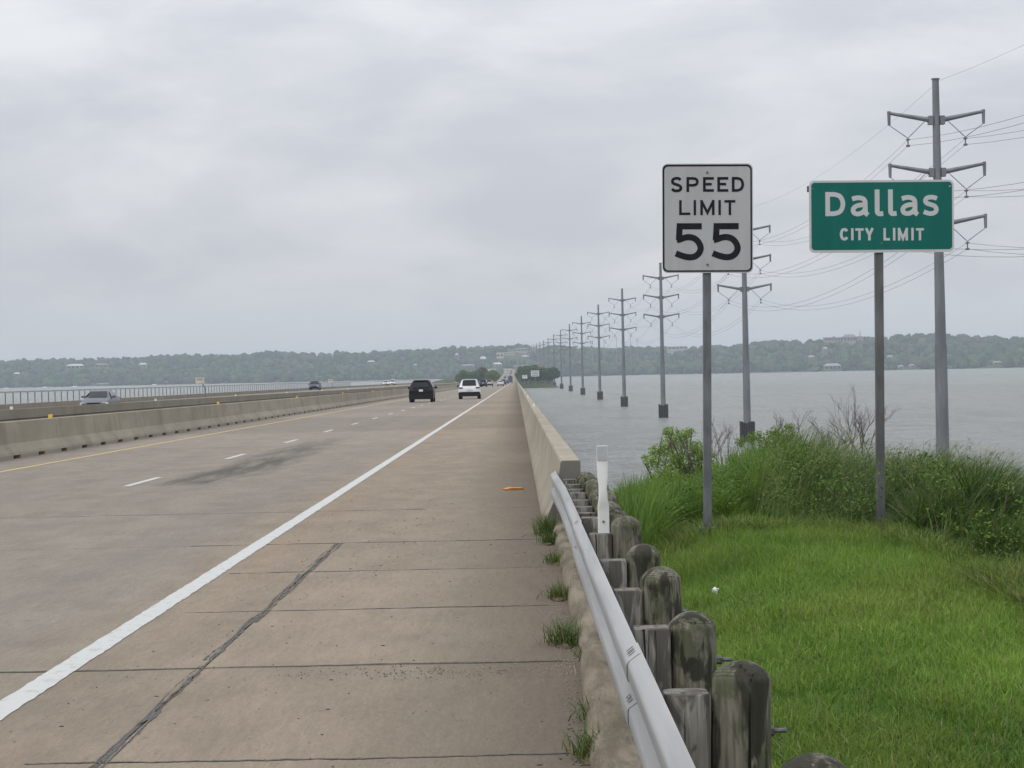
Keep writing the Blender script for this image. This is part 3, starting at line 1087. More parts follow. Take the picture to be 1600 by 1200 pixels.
def five(dx):
    return ([[(461+dx, 682), (228+dx, 682)], [(256+dx, 654), (247+dx, 812)],
             cat([(226+dx, 812), (262+dx, 803), (300+dx, 789), (345+dx, 784), (395+dx, 798), (433+dx, 836), (450+dx, 885), (436+dx, 930), (400+dx, 962), (355+dx, 972), (310+dx, 967), (265+dx, 954), (217+dx, 935)])], 58)


word('numeral', [five(0)], fs, PT+.0015, M['sign_black'], sp)
word('numeral', [five(346)], fs, PT+.0015, M['sign_black'], sp)
for cy in (180, 1042):
    a = fs((514, cy))
    MB().tube([(a[0], -PT-.008, a[1]), (a[0], -PT-.0005, a[1])], .010, 10).build('bolt', M['bolt'], sp)


def channel(parent, x, w_, zb, zt, mat, name='post'):
    b = MB()
    pr = [(x-w_/2, .012), (x+w_/2, .012), (x+w_/2, .012+w_), (x-w_/2, .012+w_)]
    b.loft([[(p[0], p[1], z_) for p in pr] for z_ in (zb, zt)])
    o = b.build(name, mat, parent)
    bv = o.modifiers.new('bevel', 'BEVEL')
    bv.width = .007
    bv.segments = 2
    return o


channel(sp, fs((512, 0))[0], 12.5*YS/FPX, -.3, hc+.45, M['post_steel'])
pw = 12.5*YS/FPX
b = MB()                                                       # slip base clamp close to the ground
cz = 10*YS/FPX
b.box(-pw*1.05, pw*1.05, -.02, .14, cz, cz+.022)
b.box(-pw*1.05, pw*1.05, -.02, .14, cz-.032, cz-.010)
for sx_ in (-1, 1): b.tube([(sx_*pw*.9, -.005, cz-.055), (sx_*pw*.9, -.005, cz+.05)], .011, 6)
b.box(-pw*.62, pw*.62, 0.0, .1, -.3, cz-.034)
b.build('slip_base', M['post_steel'], sp)

# Dallas city limit sign (1600 x 862 enlargement: 6.154 px per photo px)
YD = 20.3
base = P(1377.5, 842, YD)
top = P(1374, 338, YD)
ds = empty('city_limit_sign', base)
tag(ds, 'green Dallas CITY LIMIT sign with white border on a weathered post', 'sign')
ds.rotation_euler = (0, math.atan2((top-base).x, (top-base).z), 0)
hd = (top-base).length
u2 = YD/FPX/6.154


def fd(p): return ((p[0]-764)*u2+.003, hc2-(p[1]-417)*u2)


hc2 = hd
x0, z1 = fd((86, 70))
x1, z0 = fd((1476, 765))
MB().prism(rrect(x0, x1, z0, z1, .05), 'y', -PT, 0).build('plate', M['sign_pale'], ds)
x0, z1 = fd((107, 90))
x1, z0 = fd((1458, 738))
MB().add([(p[0], -PT-.001, p[1]) for p in rrect(x0, x1, z0, z1, .033)], [tuple(range(28))]).build('panel_face', M['sign_green'], ds)


def alow(dx):
    return ([cat([(499+dx, 250), (530+dx, 241), (565+dx, 238), (600+dx, 246), (620+dx, 266), (625+dx, 295)])+[(625+dx, 350), (627+dx, 385), (651+dx, 404)],
             cat([(625+dx, 306), (590+dx, 307), (548+dx, 314), (517+dx, 333), (508+dx, 357), (518+dx, 382), (545+dx, 393), (575+dx, 389), (603+dx, 374), (622+dx, 350)])], 45)


def ell(dx): return ([[(739+dx, 160), (739+dx, 340)]+cat([(739+dx, 345), (741+dx, 375), (752+dx, 391), (772+dx, 393), (797+dx, 391)], 4)], 46)


word('lettering', [('D', 240, 434, 180, 412, 48), alow(0), ell(0), ell(128), alow(477),
                   ([cat([(1313, 252), (1285, 241), (1250, 238), (1215, 247), (1203, 272), (1216, 295), (1250, 308), (1288, 322), (1306, 350), (1298, 380), (1262, 395), (1225, 391), (1186, 376)])], 44)], fd, PT+.0022, M['sign_pale'], ds)
word('lettering', [('C', 378, 462, 526, 648, 29), ('I', 486, 512, 530, 645, 26), ('T', 528, 607, 530, 645, 25), ('Y', 620, 705, 530, 648, 27)], fd, PT+.0022, M['sign_pale'], ds)
word('lettering', [('L', 797, 859, 530, 651, 25), ('I', 888, 913, 530, 651, 25), ('M', 935, 1034, 530, 651, 26), ('I', 1064, 1089, 530, 651, 25), ('T', 1110, 1186, 533, 651, 25)], fd, PT+.0022, M['sign_pale'], ds)
for cx, cy in ((120, 147), (1437, 134), (780, 676)):
    a = fd((cx, cy))
    MB().tube([(a[0], -PT-.007, a[1]), (a[0], -PT-.0015, a[1])], .009, 10).build('bolt', M['bolt'] if cx != 1437 else M['alu'], ds)
channel(ds, 0, 12.8*YD/FPX, -.35, hd+.3, M['post_steel_brown'])
a = fd((0, 150))[1]
MB().box(fd((68, 0))[0], fd((1470, 0))[0], .0, .012, a-.028, a+.028).build('cross_bar', M['post_steel_brown'], ds)
b = MB()
b.box(-.05, .05, -.005, .012, -.02, .10)
b.build('base_plate', M['post_steel_brown'], ds)

# ------------------------------------------------------------------ power poles over the lake
PYL_Y = [16, 166, 297, 449, 589, 731, 881, 1031, 1181, 1331, 1481, 1631, 1781, 1931, 2081, 2231, 2381]
ARM_Z = [20.25, 16.25, 12.25]


def pyl_x(Y): return 33.9-.0077*Y


def make_pylon():
    r = empty('power_pole', (0, 0, 0))
    b = MB()
    b.tube([(0, 0, -6.2), (0, 0, 3.0)], [.52, .47], 12)
    b.tube([(0, 0, 3.0), (0, 0, 23.3)], [.43, .26], 12)
    b.build('pole', M['pole_steel'], r, smooth=35)
    MB().tube([(0, 0, 23.28), (0, 0, 23.36)], .33, 12).build('cap', M['pole_steel'], r)
    for z in ARM_Z:
        for sg in (-1, 1):
            b = MB()
            b.tube([(sg*.25, 0, z-.1), (sg*.9, 0, z+.02), (sg*3.62, 0, z+.52)], [.22, .19, .12], 8)
            b.box(min(sg*.28, sg*.62), max(sg*.28, sg*.62), -.3, .3, z-.42, z+.24)
            b.tube([(sg*3.62, 0, z+.66), (sg*3.62, 0, z-.42)], [.14, .11], 8)
            arm = b.build('crossarm', M['pole_steel'], r, smooth=35)
            b = MB()
            vx, vz = sg*2.2, z-1.42
            for (ax, az) in ((sg*3.6, z-.42), (sg*.85, z-.12)):
                pts = [(ax+(vx-ax)*t, 0, az+(vz-az)*t) for t in np.linspace(0, 1, 7)]
                b.tube(pts, [.02, .032, .032, .032, .032, .04, .02], 6)
            b.tube([(vx, 0, vz+.05), (vx, 0, vz-.62)], .05, 6)
            b.box(vx-.12, vx+.12, -.2, .2, vz-.66, vz-.52)
            b.box(vx-.12, vx+.12, -.2, .2, vz-.16, vz-.06)
            b.build('insulator', M['insul'], arm)
    f = MB()
    f.box(-.68, .68, -.68, .68, WATER-1.5, -6.2)
    f.build('foundation', M['barrier2'], r)
    b = MB()
    for k in range(6):
        t = -1+k*.4
        for (xx, yy_) in ((t, -.98), (t, .98), (-.98, t), (.98, t)):
            b.box(xx*.83-.13, xx*.83+.13, yy_*.83-.11, yy_*.83+.11, WATER-1.5, -6.1+.12*math.sin(k*9+xx*5))
    b.build('fender', M['fender'], r)
    return r


pyl0 = make_pylon()
ordn = ['first', 'second', 'third', 'fourth', 'fifth', 'sixth', 'seventh', 'eighth', 'ninth', 'tenth', 'eleventh', 'twelfth', 'thirteenth', 'fourteenth', 'fifteenth', 'sixteenth', 'seventeenth', 'eighteenth', 'nineteenth', 'twentieth']
for i, Y in enumerate(PYL_Y):
    o = pyl0 if i == 0 else copy_tree(pyl0)
    gz = 0
    if Y > 1300:
        gz = max(0, float(hill_z(np.array([pyl_x(Y)]), np.array([float(Y)]))[0])+6.2)
    o.location = (pyl_x(Y), Y, gz)
    if i == 0: lab = 'grey steel power pole beside the shore, just outside the right edge'
    elif i == 1: lab = 'tallest grey steel power pole, standing behind the green city sign'
    elif i == 2: lab = 'grey steel power pole partly hidden behind the speed limit sign'
    else: lab = ordn[i-1].capitalize()+' grey steel power pole from the right in the row across the lake'
    tag(o, lab, 'power pole', 'power poles in a row across the lake')


def wire(name, label, offs, zat, r, extra=()):
    b = MB()
    for (dx, dz) in offs:
        pts = []
        for a, c in zip(PYL_Y[:-1], PYL_Y[1:]):
            if a > 1300: break
            nseg = 18 if a < 300 else 8
            for q in range(nseg):
                t = q/nseg
                y = a+(c-a)*t
                sag = 4*t*(1-t)*(3.3 if abs(dx) > .9 else 2.2)*((c-a)/150)**2
                pts.append((pyl_x(y)+dx, y, zat+dz-sag))
        b.tube(pts, r, 4, False)
    o = b.build(name, M['wire'])
    tag(o, label, 'wire', 'wires strung between the power poles')


for zi, lev in zip(ARM_Z, ('top', 'middle', 'bottom')):
    for sg, side in ((-1, 'left'), (1, 'right')):
        wire('power_line', f'pair of thin wires hung below the {side} ends of the {lev} crossarms', [(sg*2.2, 0), (sg*2.2, -.46)], zi-1.54, .0135)
wire('ground_wire', 'single thin wire running over the tops of the power poles', [(.3, 0)], 23.2, .009)

# ------------------------------------------------------------------ vehicles


def ring(w_, wr, zb, belt, roof):
    """half profile mirrored -> closed ring of 16 points (x, z)"""
    h = [(w_*.80, zb), (w_*.96, zb+.07), (w_, zb+.22), (w_, (zb+belt)/2+.1), (w_*.975, belt-.05), (w_*.93, belt), ((wr*1.0), roof-.09 if roof-belt > .25 else belt+(roof-belt)*.5), (wr*.90, roof-.02), (wr*.5, roof)]
    return h+[(-x, z) for x, z in h[::-1]]


def make_car(kind, paint_key, front=False):
    r = empty({'suv': 'sport_utility_car', 'sedan': 'car', 'pickup': 'pickup_truck'}[kind])
    pm_ = PAINT[paint_key]
    if kind == 'suv':
        st = [(0.00, .86, .70, .42, .92, .94), (.05, .945, .74, .30, 1.02, 1.06), (.14, .965, .75, .26, 1.08, 1.20), (.34, .97, .71, .24, 1.09, 1.62), (.56, .97, .69, .24, 1.09, 1.735),
              (1.5, .98, .70, .24, 1.07, 1.77), (2.5, .98, .69, .24, 1.04, 1.74), (2.85, .98, .69, .24, 1.03, 1.66), (3.60, .97, .74, .24, 1.03, 1.10), (4.3, .95, .76, .25, .96, 1.02), (4.72, .90, .72, .28, .82, .86), (4.85, .80, .64, .36, .62, .66)]
        L, H = 4.85, 1.77
        gl_r = [(.63, .135, 1.20), (.56, .345, 1.63)]
        wsh = [(.72, 3.56, 1.13), (.60, 2.90, 1.65)]
    else:
        st = [(0.00, .80, .62, .42, .88, .90), (.06, .88, .66, .32, .98, 1.00), (.5, .91, .68, .24, 1.00, 1.04), (1.15, .92, .60, .22, .99, 1.38), (1.6, .92, .58, .22, .98, 1.45),
              (2.4, .92, .58, .22, .96, 1.44), (2.7, .92, .60, .22, .95, 1.36), (3.4, .91, .68, .22, .93, .98), (4.3, .88, .66, .26, .80, .84), (4.6, .78, .58, .34, .62, .66)]
        L, H = 4.6, 1.45
        gl_r = [(.60, .54, 1.075), (.50, 1.14, 1.395)]
        wsh = [(.64, 3.36, 1.02), (.52, 2.74, 1.37)]
    rings = [[(x, y, z) for x, z in ring(w_, wr, zb, be, ro)] for (y, w_, wr, zb, be, ro) in st]
    MB().loft(rings).build('body', pm_, r, smooth=35)

    def quad(name, a, mat, n=(0, -1, 0), off=.012, th=.0):
        b = MB()
        (wb, y0, z0), (wt, y1, z1) = a
        d = -1 if n[1] < 0 else 1
        nv = 6
        rows = []
        for q in range(nv+1):
            u_ = -1+2*q/nv
            bow = .05*(1-u_*u_)*d
            rows.append([(wb*u_, y0+d*off+bow*.5, z0+.0), (wt*u_, y1+d*off+bow*.5, z1+.012)])
        b.loft(rows, closed=False)
        return b.build(name, mat, r)
    quad('rear_window', gl_r, M['glass'], off=.028)
    quad('windscreen', wsh, M['glass'], (0, 1, 0), off=.04)
    for sg in (-1, 1):
        b = MB()
        if kind == 'suv':
            pts = [(.955, .55, 1.11), (.72, .75, 1.60), (.715, 2.60, 1.60), (.95, 3.25, 1.08)]
        else:
            pts = [(.89, .95, 1.01), (.62, 1.30, 1.34), (.62, 2.55, 1.33), (.885, 3.1, .97)]
        b.add([(sg*(x+.018), y, z) for x, y, z in pts], [(0, 1, 2, 3)])
        b.build('side_window', M['glass'], r)
        # lamps
        b = MB()
        if kind == 'suv': b.box(sg*.93 if sg < 0 else .58, -.58 if sg < 0 else .93, -.005, .16, .93, 1.06)
        else: b.box(sg*.88 if sg < 0 else .50, -.50 if sg < 0 else .88, -.008, .16, .80, .94)
        b.build('tail_lamp', M['tail_dark'] if paint_key in ('black', 'white') else M['tail'], r)
        b = MB()
        b.box(-.88 if sg < 0 else .55, -.55 if sg < 0 else .88, L-.30, L-.05, .62 if kind == 'suv' else .56, .80 if kind == 'suv' else .70)
        b.build('headlamp', M['lampclear'], r)
        b = MB()
        mx = sg*(1.06 if kind == 'suv' else 1.0)
        b.prism([(mx-.11, 1.07), (mx+.11, 1.07), (mx+.12, 1.15), (mx+.07, 1.24), (mx-.09, 1.24), (mx-.12, 1.15)] if kind == 'suv' else [(mx-.1, .98), (mx+.1, .98), (mx+.1, 1.1), (mx-.1, 1.1)], 'y', L-1.72, L-1.60)
        b.build('mirror', pm_ if paint_key != 'white' else M['dkplastic'], r)
    b = MB()
    if kind == 'suv':
        b.prism([(-.93, .25), (.93, .25), (.965, .38), (.955, .60), (.80, .64), (-.80, .64), (-.955, .60), (-.965, .38)], 'y', -.06, .2)
    else:
        b.prism([(-.86, .25), (.86, .25), (.90, .36), (.86, .48), (-.86, .48), (-.90, .36)], 'y', -.04, .2)
    b.build('rear_bumper', M['dkplastic'], r)
    b = MB()
    b.prism([(-.82, .26), (.82, .26), (.86, .38), (.78, .50), (-.78, .50), (-.86, .38)], 'y', L-.12, L+.03)
    b.build('front_bumper', M['dkplastic'], r)
    b = MB()
    zpl = .78 if paint_key == 'white' else .86
    b.box(-.16, .16, -.05 if kind == 'suv' else -.03, .0, zpl, zpl+.16)
    b.build('licence_plate', M['plate'], r)
    b = MB()
    b.box(-.42, .42, L-.06, L+.012, .56, .68)
    b.build('grille', M['dkplastic'], r)
    if kind == 'suv':
        b = MB()
        b.prism([(-.60, 1.70), (.60, 1.70), (.52, 1.76), (-.52, 1.76)], 'y', .20, .5)
        b.build('spoiler', pm_, r)
    wr_ = .37 if kind == 'suv' else .33
    wx = .83 if kind == 'suv' else .77
    for yy_ in (.95, L-.98):
        for sg in (-1, 1):
            b = MB()
            b.tube([(sg*(wx-.13), yy_, wr_), (sg*(wx+.115), yy_, wr_), (sg*(wx+.135), yy_, wr_)], [wr_, wr_, wr_-.04], 18)
            ww_ = b.build('wheel', M['tyre'], r, smooth=40)
            MB().tube([(sg*(wx+.13), yy_, wr_), (sg*(wx+.142), yy_, wr_)], wr_*.62, 12).build('rim', M['rim'], ww_)
    return r


def put_car(r, px, Y, label, carriage='near', heading=0, X=None):
    if X is None: X = P(px, 600, Y).x
    z = zr(Y) if carriage == 'near' else zo(Y)+.08*(X-XO0)/(XO1-XO0)
    r.location = (X+(0 if not heading else 0), Y, z)
    r.rotation_euler = (math.atan2(zr(Y+10)-zr(Y), 10), 0, heading)
    tag(r, label, 'car', None)
    return r


put_car(make_car('suv', 'black'), 657.5, 171, 'black sport utility car seen from behind in the left lane')
put_car(make_car('suv', 'white'), 733, 192, 'white sport utility car with dark bumper near the white edge line')
put_car(make_car('suv', 'navy'), 754.7, 525, 'small dark blue car just right of the white sport utility car')
put_car(make_car('suv', 'champagne'), 764.5, 575, 'small champagne coloured car ahead of the dark blue car')
put_car(make_car('sedan', 'white'), 782, 560, 'small white car near the right edge line in the distance')
put_car(make_car('suv', 'grey'), 786.5, 690, 'small grey car just ahead of the distant small white car')
put_car(make_car('sedan', 'navy'), 792, 900, 'tiny dark car behind the boxy truck far down the bridge')
put_car(make_car('sedan', 'silver'), 167, 142, 'silver car facing us behind the median barriers at far left', 'opp', math.pi)
put_car(make_car('suv', 'navy'), 494, 405, 'dark oncoming car with bright headlamps on the opposite bridge', 'opp', math.pi)
put_car(make_car('sedan', 'white'), 604, 640, 'left one of two small white oncoming cars on the opposite bridge', 'opp', math.pi)
put_car(make_car('suv', 'white'), 614, 680, 'right one of two small white oncoming cars on the opposite bridge', 'opp', math.pi)

# boxy truck far down the bridge
tr = empty('box_truck')
b = MB()
b.box(-1.25, 1.25, 0, 7.5, 1.1, 4.0)
b.build('cargo_box', PAINT['blue'], tr)
b = MB()
b.prism([(7.6, .5), (9.6, .5), (9.7, 1.4), (9.2, 2.7), (7.6, 2.8)], 'x', -1.1, 1.1)
b.build('cab', PAINT['white'], tr)
b = MB()
b.box(-.5, .5, .1, 8.5, .6, 1.09)
b.build('chassis', M['dkplastic'], tr)
for yy_ in (1.6, 8.3):
    for sg in (-1, 1):
        MB().tube([(sg*.8, yy_, .5), (sg*1.15, yy_, .5)], .5, 14).build('wheel', M['tyre'], tr)
Y = 980
tr.location = (P(797.5, 600, Y).x, Y, zr(Y))
tr.scale = (.82, .9, .8)
tag(tr, 'blue box truck far down the bridge beside the edge line', 'truck')

# distant traffic on the hill beyond the bridge
ct = [make_car('sedan', 'white'), make_car('suv', 'silver'), make_car('suv', 'red'), make_car('sedan', 'grey'), make_car('suv', 'white')]
far = [(-5.2, 1500, 0), (-8.2, 1620, 1), (-4.8, 1800, 3), (-8.6, 1900, 4), (-5, 2080, 2), (-8.3, 2200, 0), (-4.8, 2330, 1), (-8.4, 2460, 3), (-5, 2560, 4), (-25, 1700, 0), (-29, 1900, 4), (-25.5, 2200, 1), (-29, 2400, 0), (-25, 2600, 4)]
used = set()
for i, (x, Y, k) in enumerate(far):
    o = ct[k] if k not in used else copy_tree(ct[k])
    used.add(k)
    opp_ = x < -20
    o.location = (x+road_x(Y), Y, zr(Y)+(.1 if opp_ else 0))
    o.rotation_euler = (0, 0, math.pi if opp_ else 0)
    cn = ('white', 'silver', 'red', 'grey', 'white')[k]
    nth = ordn[i if i < 9 else i-9]
    tag(o, f'tiny {cn} car climbing the far hill, {nth} nearest in that line' if not opp_ else f'tiny {cn} car coming down the far hill, {nth} nearest in that line', 'car', 'distant cars on the hill road')

# ------------------------------------------------------------------ far signs and masts


def panel_sign(name, label, pr, Y, foot, mat, catg='sign', lines=True, bentx=0.0):
    x0, x1, y0, y1 = pr
    a, c = P(x0, y0, Y), P(x1, y1, Y)
    mid = (a+c)/2
    f_ = Vector((mid.x+bentx, Y, foot))
    r = empty(name, f_)
    W_, H_ = (c.x-a.x), (a.z-c.z)
    b = MB().box(-W_/2-bentx, W_/2-bentx, -.06, .0, c.z-f_.z, a.z-f_.z)
    b.build('panel', mat, r)
    if lines:
        for q in (.2, .48, .76):
            zc_ = c.z-f_.z+H_*q
            MB().box(-W_*.38-bentx, W_*.38-bentx, -.075, -.062, zc_-H_*.06, zc_+H_*.06).build('text_line', M['post_steel'], r)
    b = MB()
    b.tube([(0, .12, -.3), (0, .12, (c.z-f_.z)*.55), (-bentx, .12, c.z-f_.z+H_*.8)], max(.06, W_*.03), 8)
    b.build('post', M['post_steel'], r)
    if not lines:
        MB().box(-W_*.32-bentx, W_*.32-bentx, -.13, -.062, a.z-f_.z-H_*.3, a.z-f_.z-H_*.2).build('bracket', M['post_steel'], r)
    return tag(r, label, catg)


M['far_panel'] = noisy('pale_sign_panel', (.60, .60, .59), (.66, .66, .65), 1, .6, bstr=0)
M['cream_panel'] = noisy('cream_sign_back', (.56, .53, .44), (.62, .58, .49), 1, .6, bstr=0)
panel_sign('road_sign', 'larger white sign board with dark lines beyond the end of the bridge', (829.5, 842.5, 579, 588), 1262, -7.2, M['far_panel'])
panel_sign('road_sign', 'smaller blank white board just left of the larger far sign', (816, 824, 586, 591.5), 1262, -6.0, M['far_panel'], lines=False)
panel_sign('road_sign', 'small cream sign seen from behind above the railing at far left', (305.5, 319.5, 590, 599), 255, zo(255)+.45, M['cream_panel'], lines=False, bentx=.55)
panel_sign('road_sign', 'small cream sign seen from behind right of the dark oncoming car', (512.5, 520, 592.5, 598), 430, zo(430)+.45, M['cream_panel'], lines=False, bentx=.4)
for i, (px, pt, Y) in enumerate(((925, 521, 3300), (943.5, 529, 3400), (963, 527, 3350), (985, 521, 3300), (995.5, 528, 3400))):
    t = P(px, pt, Y)
    g = float(hill_z(np.array([t.x]), np.array([float(Y)]))[0])
    r = empty('mast', (t.x, Y, g))
    MB().tube([(0, 0, -1), (0, 0, t.z-g)], [.5, .25], 8).build('shaft', M['pole_steel'], r)
    MB().box(-2.2, 2.2, -.2, .2, t.z-g-3, t.z-g-2.6).build('crossarm', M['pole_steel'], r)
    tag(r, f'{ordn[i]} from the left of five thin masts on the far skyline right of the road', 'mast', 'masts on the far skyline')

# ------------------------------------------------------------------ far buildings
M['wall_pale'] = noisy('pale_stucco', (.33, .32, .30), (.40, .39, .37), .2, .8, bstr=0)
M['wall_cream'] = noisy('cream_stucco', (.56, .49, .37), (.62, .55, .43), .2, .8, bstr=0)
M['wall_pink'] = noisy('pinkish_brick', (.26, .215, .19), (.33, .28, .25), .2, .8, bstr=0)
M['roof_pale'] = noisy('white_membrane_roof', (.44, .44, .43), (.52, .52, .50), .2, .8, bstr=0)
M['roof_brown'] = noisy('brown_shingle_roof', (.16, .13, .11), (.24, .20, .17), .4, .85, bstr=0)
M['roof_grey'] = noisy('grey_shingle_roof', (.22, .22, .22), (.32, .31, .30), .4, .85, bstr=0)
RECTS = []


def house(name, label, x0, x1, yt, yb, Y, wall, roof, style='gable', depth=14, wins=0, catg='building', group=None):
    for Yq in range(2900, 4000, 6):                     # walk along the line of sight until it meets the hillside
        q = P((x0+x1)/2, yb, Yq)
        if float(hill_z(np.array([q.x]), np.array([float(Yq)]))[0]) >= q.z-.4:
            Y = Yq
            break
    a, c = P(x0, yt, Y), P(x1, yb, Y)
    g = float(hill_z(np.array([(a.x+c.x)/2]), np.array([float(Y)]))[0])
    r = empty(name, ((a.x+c.x)/2, Y, min(g, c.z)))
    Wd, top_ = (c.x-a.x), a.z-min(g, c.z)
    low = -2.0
    H_ = a.z-c.z
    wall_top = top_-(H_*.42 if style == 'gable' else H_*.18)
    b = MB().box(-Wd/2, Wd/2, 0, depth, low, wall_top)
    b.build('wall', M[wall], r)
    if style == 'gable':
        b = MB()
        e = Wd*.06
        b.loft([[(-Wd/2-e, -e, wall_top+.02), (Wd/2+e, -e, wall_top+.02), (Wd/2+e, depth+e, wall_top+.02), (-Wd/2-e, depth+e, wall_top+.02)],
                [(-Wd*.32, depth*.5-.1, top_), (Wd*.32, depth*.5-.1, top_), (Wd*.32, depth*.5+.1, top_), (-Wd*.32, depth*.5+.1, top_)]])
        b.build('roof', M[roof], r)
    else:
        MB().box(-Wd/2-.6, Wd/2+.6, -.6, depth+.6, wall_top+.01, top_).build('roof', M[roof], r)
    for q in range(wins):
        t = (q+.5)/wins
        ww = Wd/wins*.32
        MB().box(-Wd/2+Wd*t-ww, -Wd/2+Wd*t+ww, -.15, -.02, wall_top-H_*.55, wall_top-H_*.12).build('window', M['glass'], r)
    RECTS.append((x0-1, x1+1, yt-1, yb+.5, Y))
    return tag(r, label, catg, group)


B = house
B('office_building', 'long pale office block with a flat white roof on the hilltop', 806, 832, 543.8, 550, 3350, 'wall_pale', 'roof_pale', 'flat', wins=7)
B('office_building', 'pale square tower at the right end of the hilltop offices', 832, 839.5, 543.3, 550, 3330, 'wall_cream', 'roof_pale', 'flat', wins=2)
B('office_building', 'pale building with two dark windows left of the hill road', 776, 787, 551, 559.5, 3200, 'wall_cream', 'roof_pale', 'flat', wins=2)
B('office_building', 'low cream wing stretching right of the building with two dark windows', 787.5, 804.5, 550.5, 554.5, 3210, 'wall_cream', 'roof_pale', 'flat', wins=5)
B('office_building', 'low white roofed building just below the hilltop offices', 812, 823, 551, 555.5, 3230, 'wall_pale', 'roof_pale', 'flat', wins=3)
B('house', 'small pinkish house right of the hill road below the offices', 816, 827, 555.5, 559.5, 3190, 'wall_pink', 'roof_pale', 'gable', wins=2)
B('office_building', 'pale flat building peeking from the hilltop trees left of the offices', 793.5, 805, 546, 549.8, 3340, 'wall_pale', 'roof_pale', 'flat', wins=3)
B('house', 'cream building beside the foot of the hill road', 770, 784, 566.5, 572.5, 3020, 'wall_cream', 'roof_pale', 'gable', wins=3)
B('house', 'tall pinkish house left of the hill road among the trees', 750, 759.5, 557, 565.5, 3150, 'wall_pink', 'roof_pale', 'gable', wins=2)
B('shed', 'long low white roof right of the hill road', 803, 826, 570.5, 573, 3060, 'wall_pale', 'roof_pale', 'flat', wins=0)
B('house', 'long low grey roofed house left of the two sport utility cars', 720, 741, 569.5, 573, 3100, 'wall_pale', 'roof_grey', 'gable', wins=3)
B('house', 'small white house above the green trees left of the bridge end', 746, 751, 576, 581, 2990, 'wall_pale', 'roof_pale', 'gable', wins=1)
B('house', 'small white gabled house on the hillside above the white sport utility car', 711, 715.5, 552, 557, 3300, 'wall_pale', 'roof_pale', 'gable', wins=1)
B('house', 'tiny white house above the black sport utility car', 646, 651, 568.5, 571.5, 3420, 'wall_pale', 'roof_pale', 'gable')
B('house', 'brownish house left of the black sport utility car on the wooded hill', 574, 585, 563.5, 567.5, 3450, 'wall_pink', 'roof_pale', 'gable', wins=2)
B('house', 'wide pale house high among the trees at far left', 104, 131, 569, 575, 3480, 'wall_pale', 'roof_pale', 'gable', wins=4)
B('house', 'brown roofed house in the trees right of the wide pale house', 148, 168, 568, 573, 3520, 'wall_pink', 'roof_brown', 'gable', wins=3)
B('house', 'small white house high in the trees left of the small cream sign', 217, 228, 567, 573, 3500, 'wall_pale', 'roof_pale', 'gable', wins=2)
B('house', 'small pinkish house low in the trees at the far left edge', 21, 30, 582, 587, 3430, 'wall_pink', 'roof_pale', 'gable', wins=1)
B('boathouse', 'first from the left of four pale boathouses on the left shore', 4, 12, 606, 609, 3310, 'wall_pale', 'roof_pale', 'gable', catg='boathouse', group='boathouses on the left shore')
B('boathouse', 'second from the left of four pale boathouses on the left shore', 64.5, 72, 604.5, 607.5, 3310, 'wall_pale', 'roof_pale', 'gable', catg='boathouse', group='boathouses on the left shore')
B('boathouse', 'third from the left of four pale boathouses on the left shore', 111, 120, 603.5, 607, 3310, 'wall_pale', 'roof_pale', 'gable', catg='boathouse', group='boathouses on the left shore')
B('boathouse', 'rightmost of four pale boathouses on the left shore', 236, 243, 600.5, 604, 3320, 'wall_pale', 'roof_pale', 'gable', catg='boathouse', group='boathouses on the left shore')
B('house', 'dark roofed low house on the shore behind the silver car', 150, 170, 598.5, 602.5, 3350, 'wall_pink', 'roof_brown', 'gable', wins=3)
B('house', 'low white building on the skyline left of the speed limit sign', 1043, 1074, 541.5, 545.5, 3500, 'wall_pale', 'roof_pale', 'flat', wins=5)
B('house', 'white house on the right shore close to the water left of the city sign', 1289, 1314, 568, 576.5, 3060, 'wall_pink', 'roof_grey', 'gable', wins=4)
B('house', 'small white house on the shore between the two right posts', 1404, 1412, 571, 573.8, 2990, 'wall_pale', 'roof_pale', 'gable', wins=1)
B('house', 'small pale house on the shore just left of the tallest power pole', 1422, 1430, 569, 573.3, 2985, 'wall_pale', 'roof_grey', 'gable', wins=1)
B('house', 'pinkish house on the shore right of the tallest power pole', 1553, 1566, 564.5, 569, 2975, 'wall_pink', 'roof_grey', 'gable', wins=2)
B('house', 'tiny white house on the wooded hill behind the right lake shore', 1264, 1273, 555.5, 558.5, 3250, 'wall_pale', 'roof_pale', 'gable')
B('house', 'tiny white house in trees right of the city sign post', 1387, 1396, 555.5, 558, 3250, 'wall_pale', 'roof_pale', 'gable')
B('house', 'tiny white house halfway up the hill left of the church', 1287, 1293, 542.5, 546, 3400, 'wall_pale', 'roof_pale', 'gable')
B('house', 'wide reddish brick building on the skyline left of the church', 1288, 1318, 527.2, 533, 3560, 'wall_pink', 'roof_grey', 'flat', wins=6)
B('church', 'reddish church hall with pitched roof beside the white steeple', 1318, 1338, 522.5, 532, 3550, 'wall_pink', 'roof_brown', 'gable', wins=4, catg='church')
st_a, st_c = P(1344, 514, 3555), P(1344, 531, 3555)
stp = empty('church_steeple', (st_c.x, 3555, st_c.z-4))
tag(stp, 'thin white church steeple rising above the far skyline at right', 'steeple')
hh = st_a.z-st_c.z+4
MB().box(-4.5, 4.5, -4, 4, -4, hh*.45).build('tower', M['wall_pink'], stp)
MB().box(-1.6, 1.6, -1.6, 1.6, hh*.45+.01, hh*.66).build('belfry', M['roof_pale'], stp)
MB().tube([(0, 0, hh*.66+.01), (0, 0, hh)], [1.5, .08], 8).build('spire', M['roof_pale'], stp)
RECTS.append((1338, 1350, 513, 531, 3555))

# ------------------------------------------------------------------ far wood


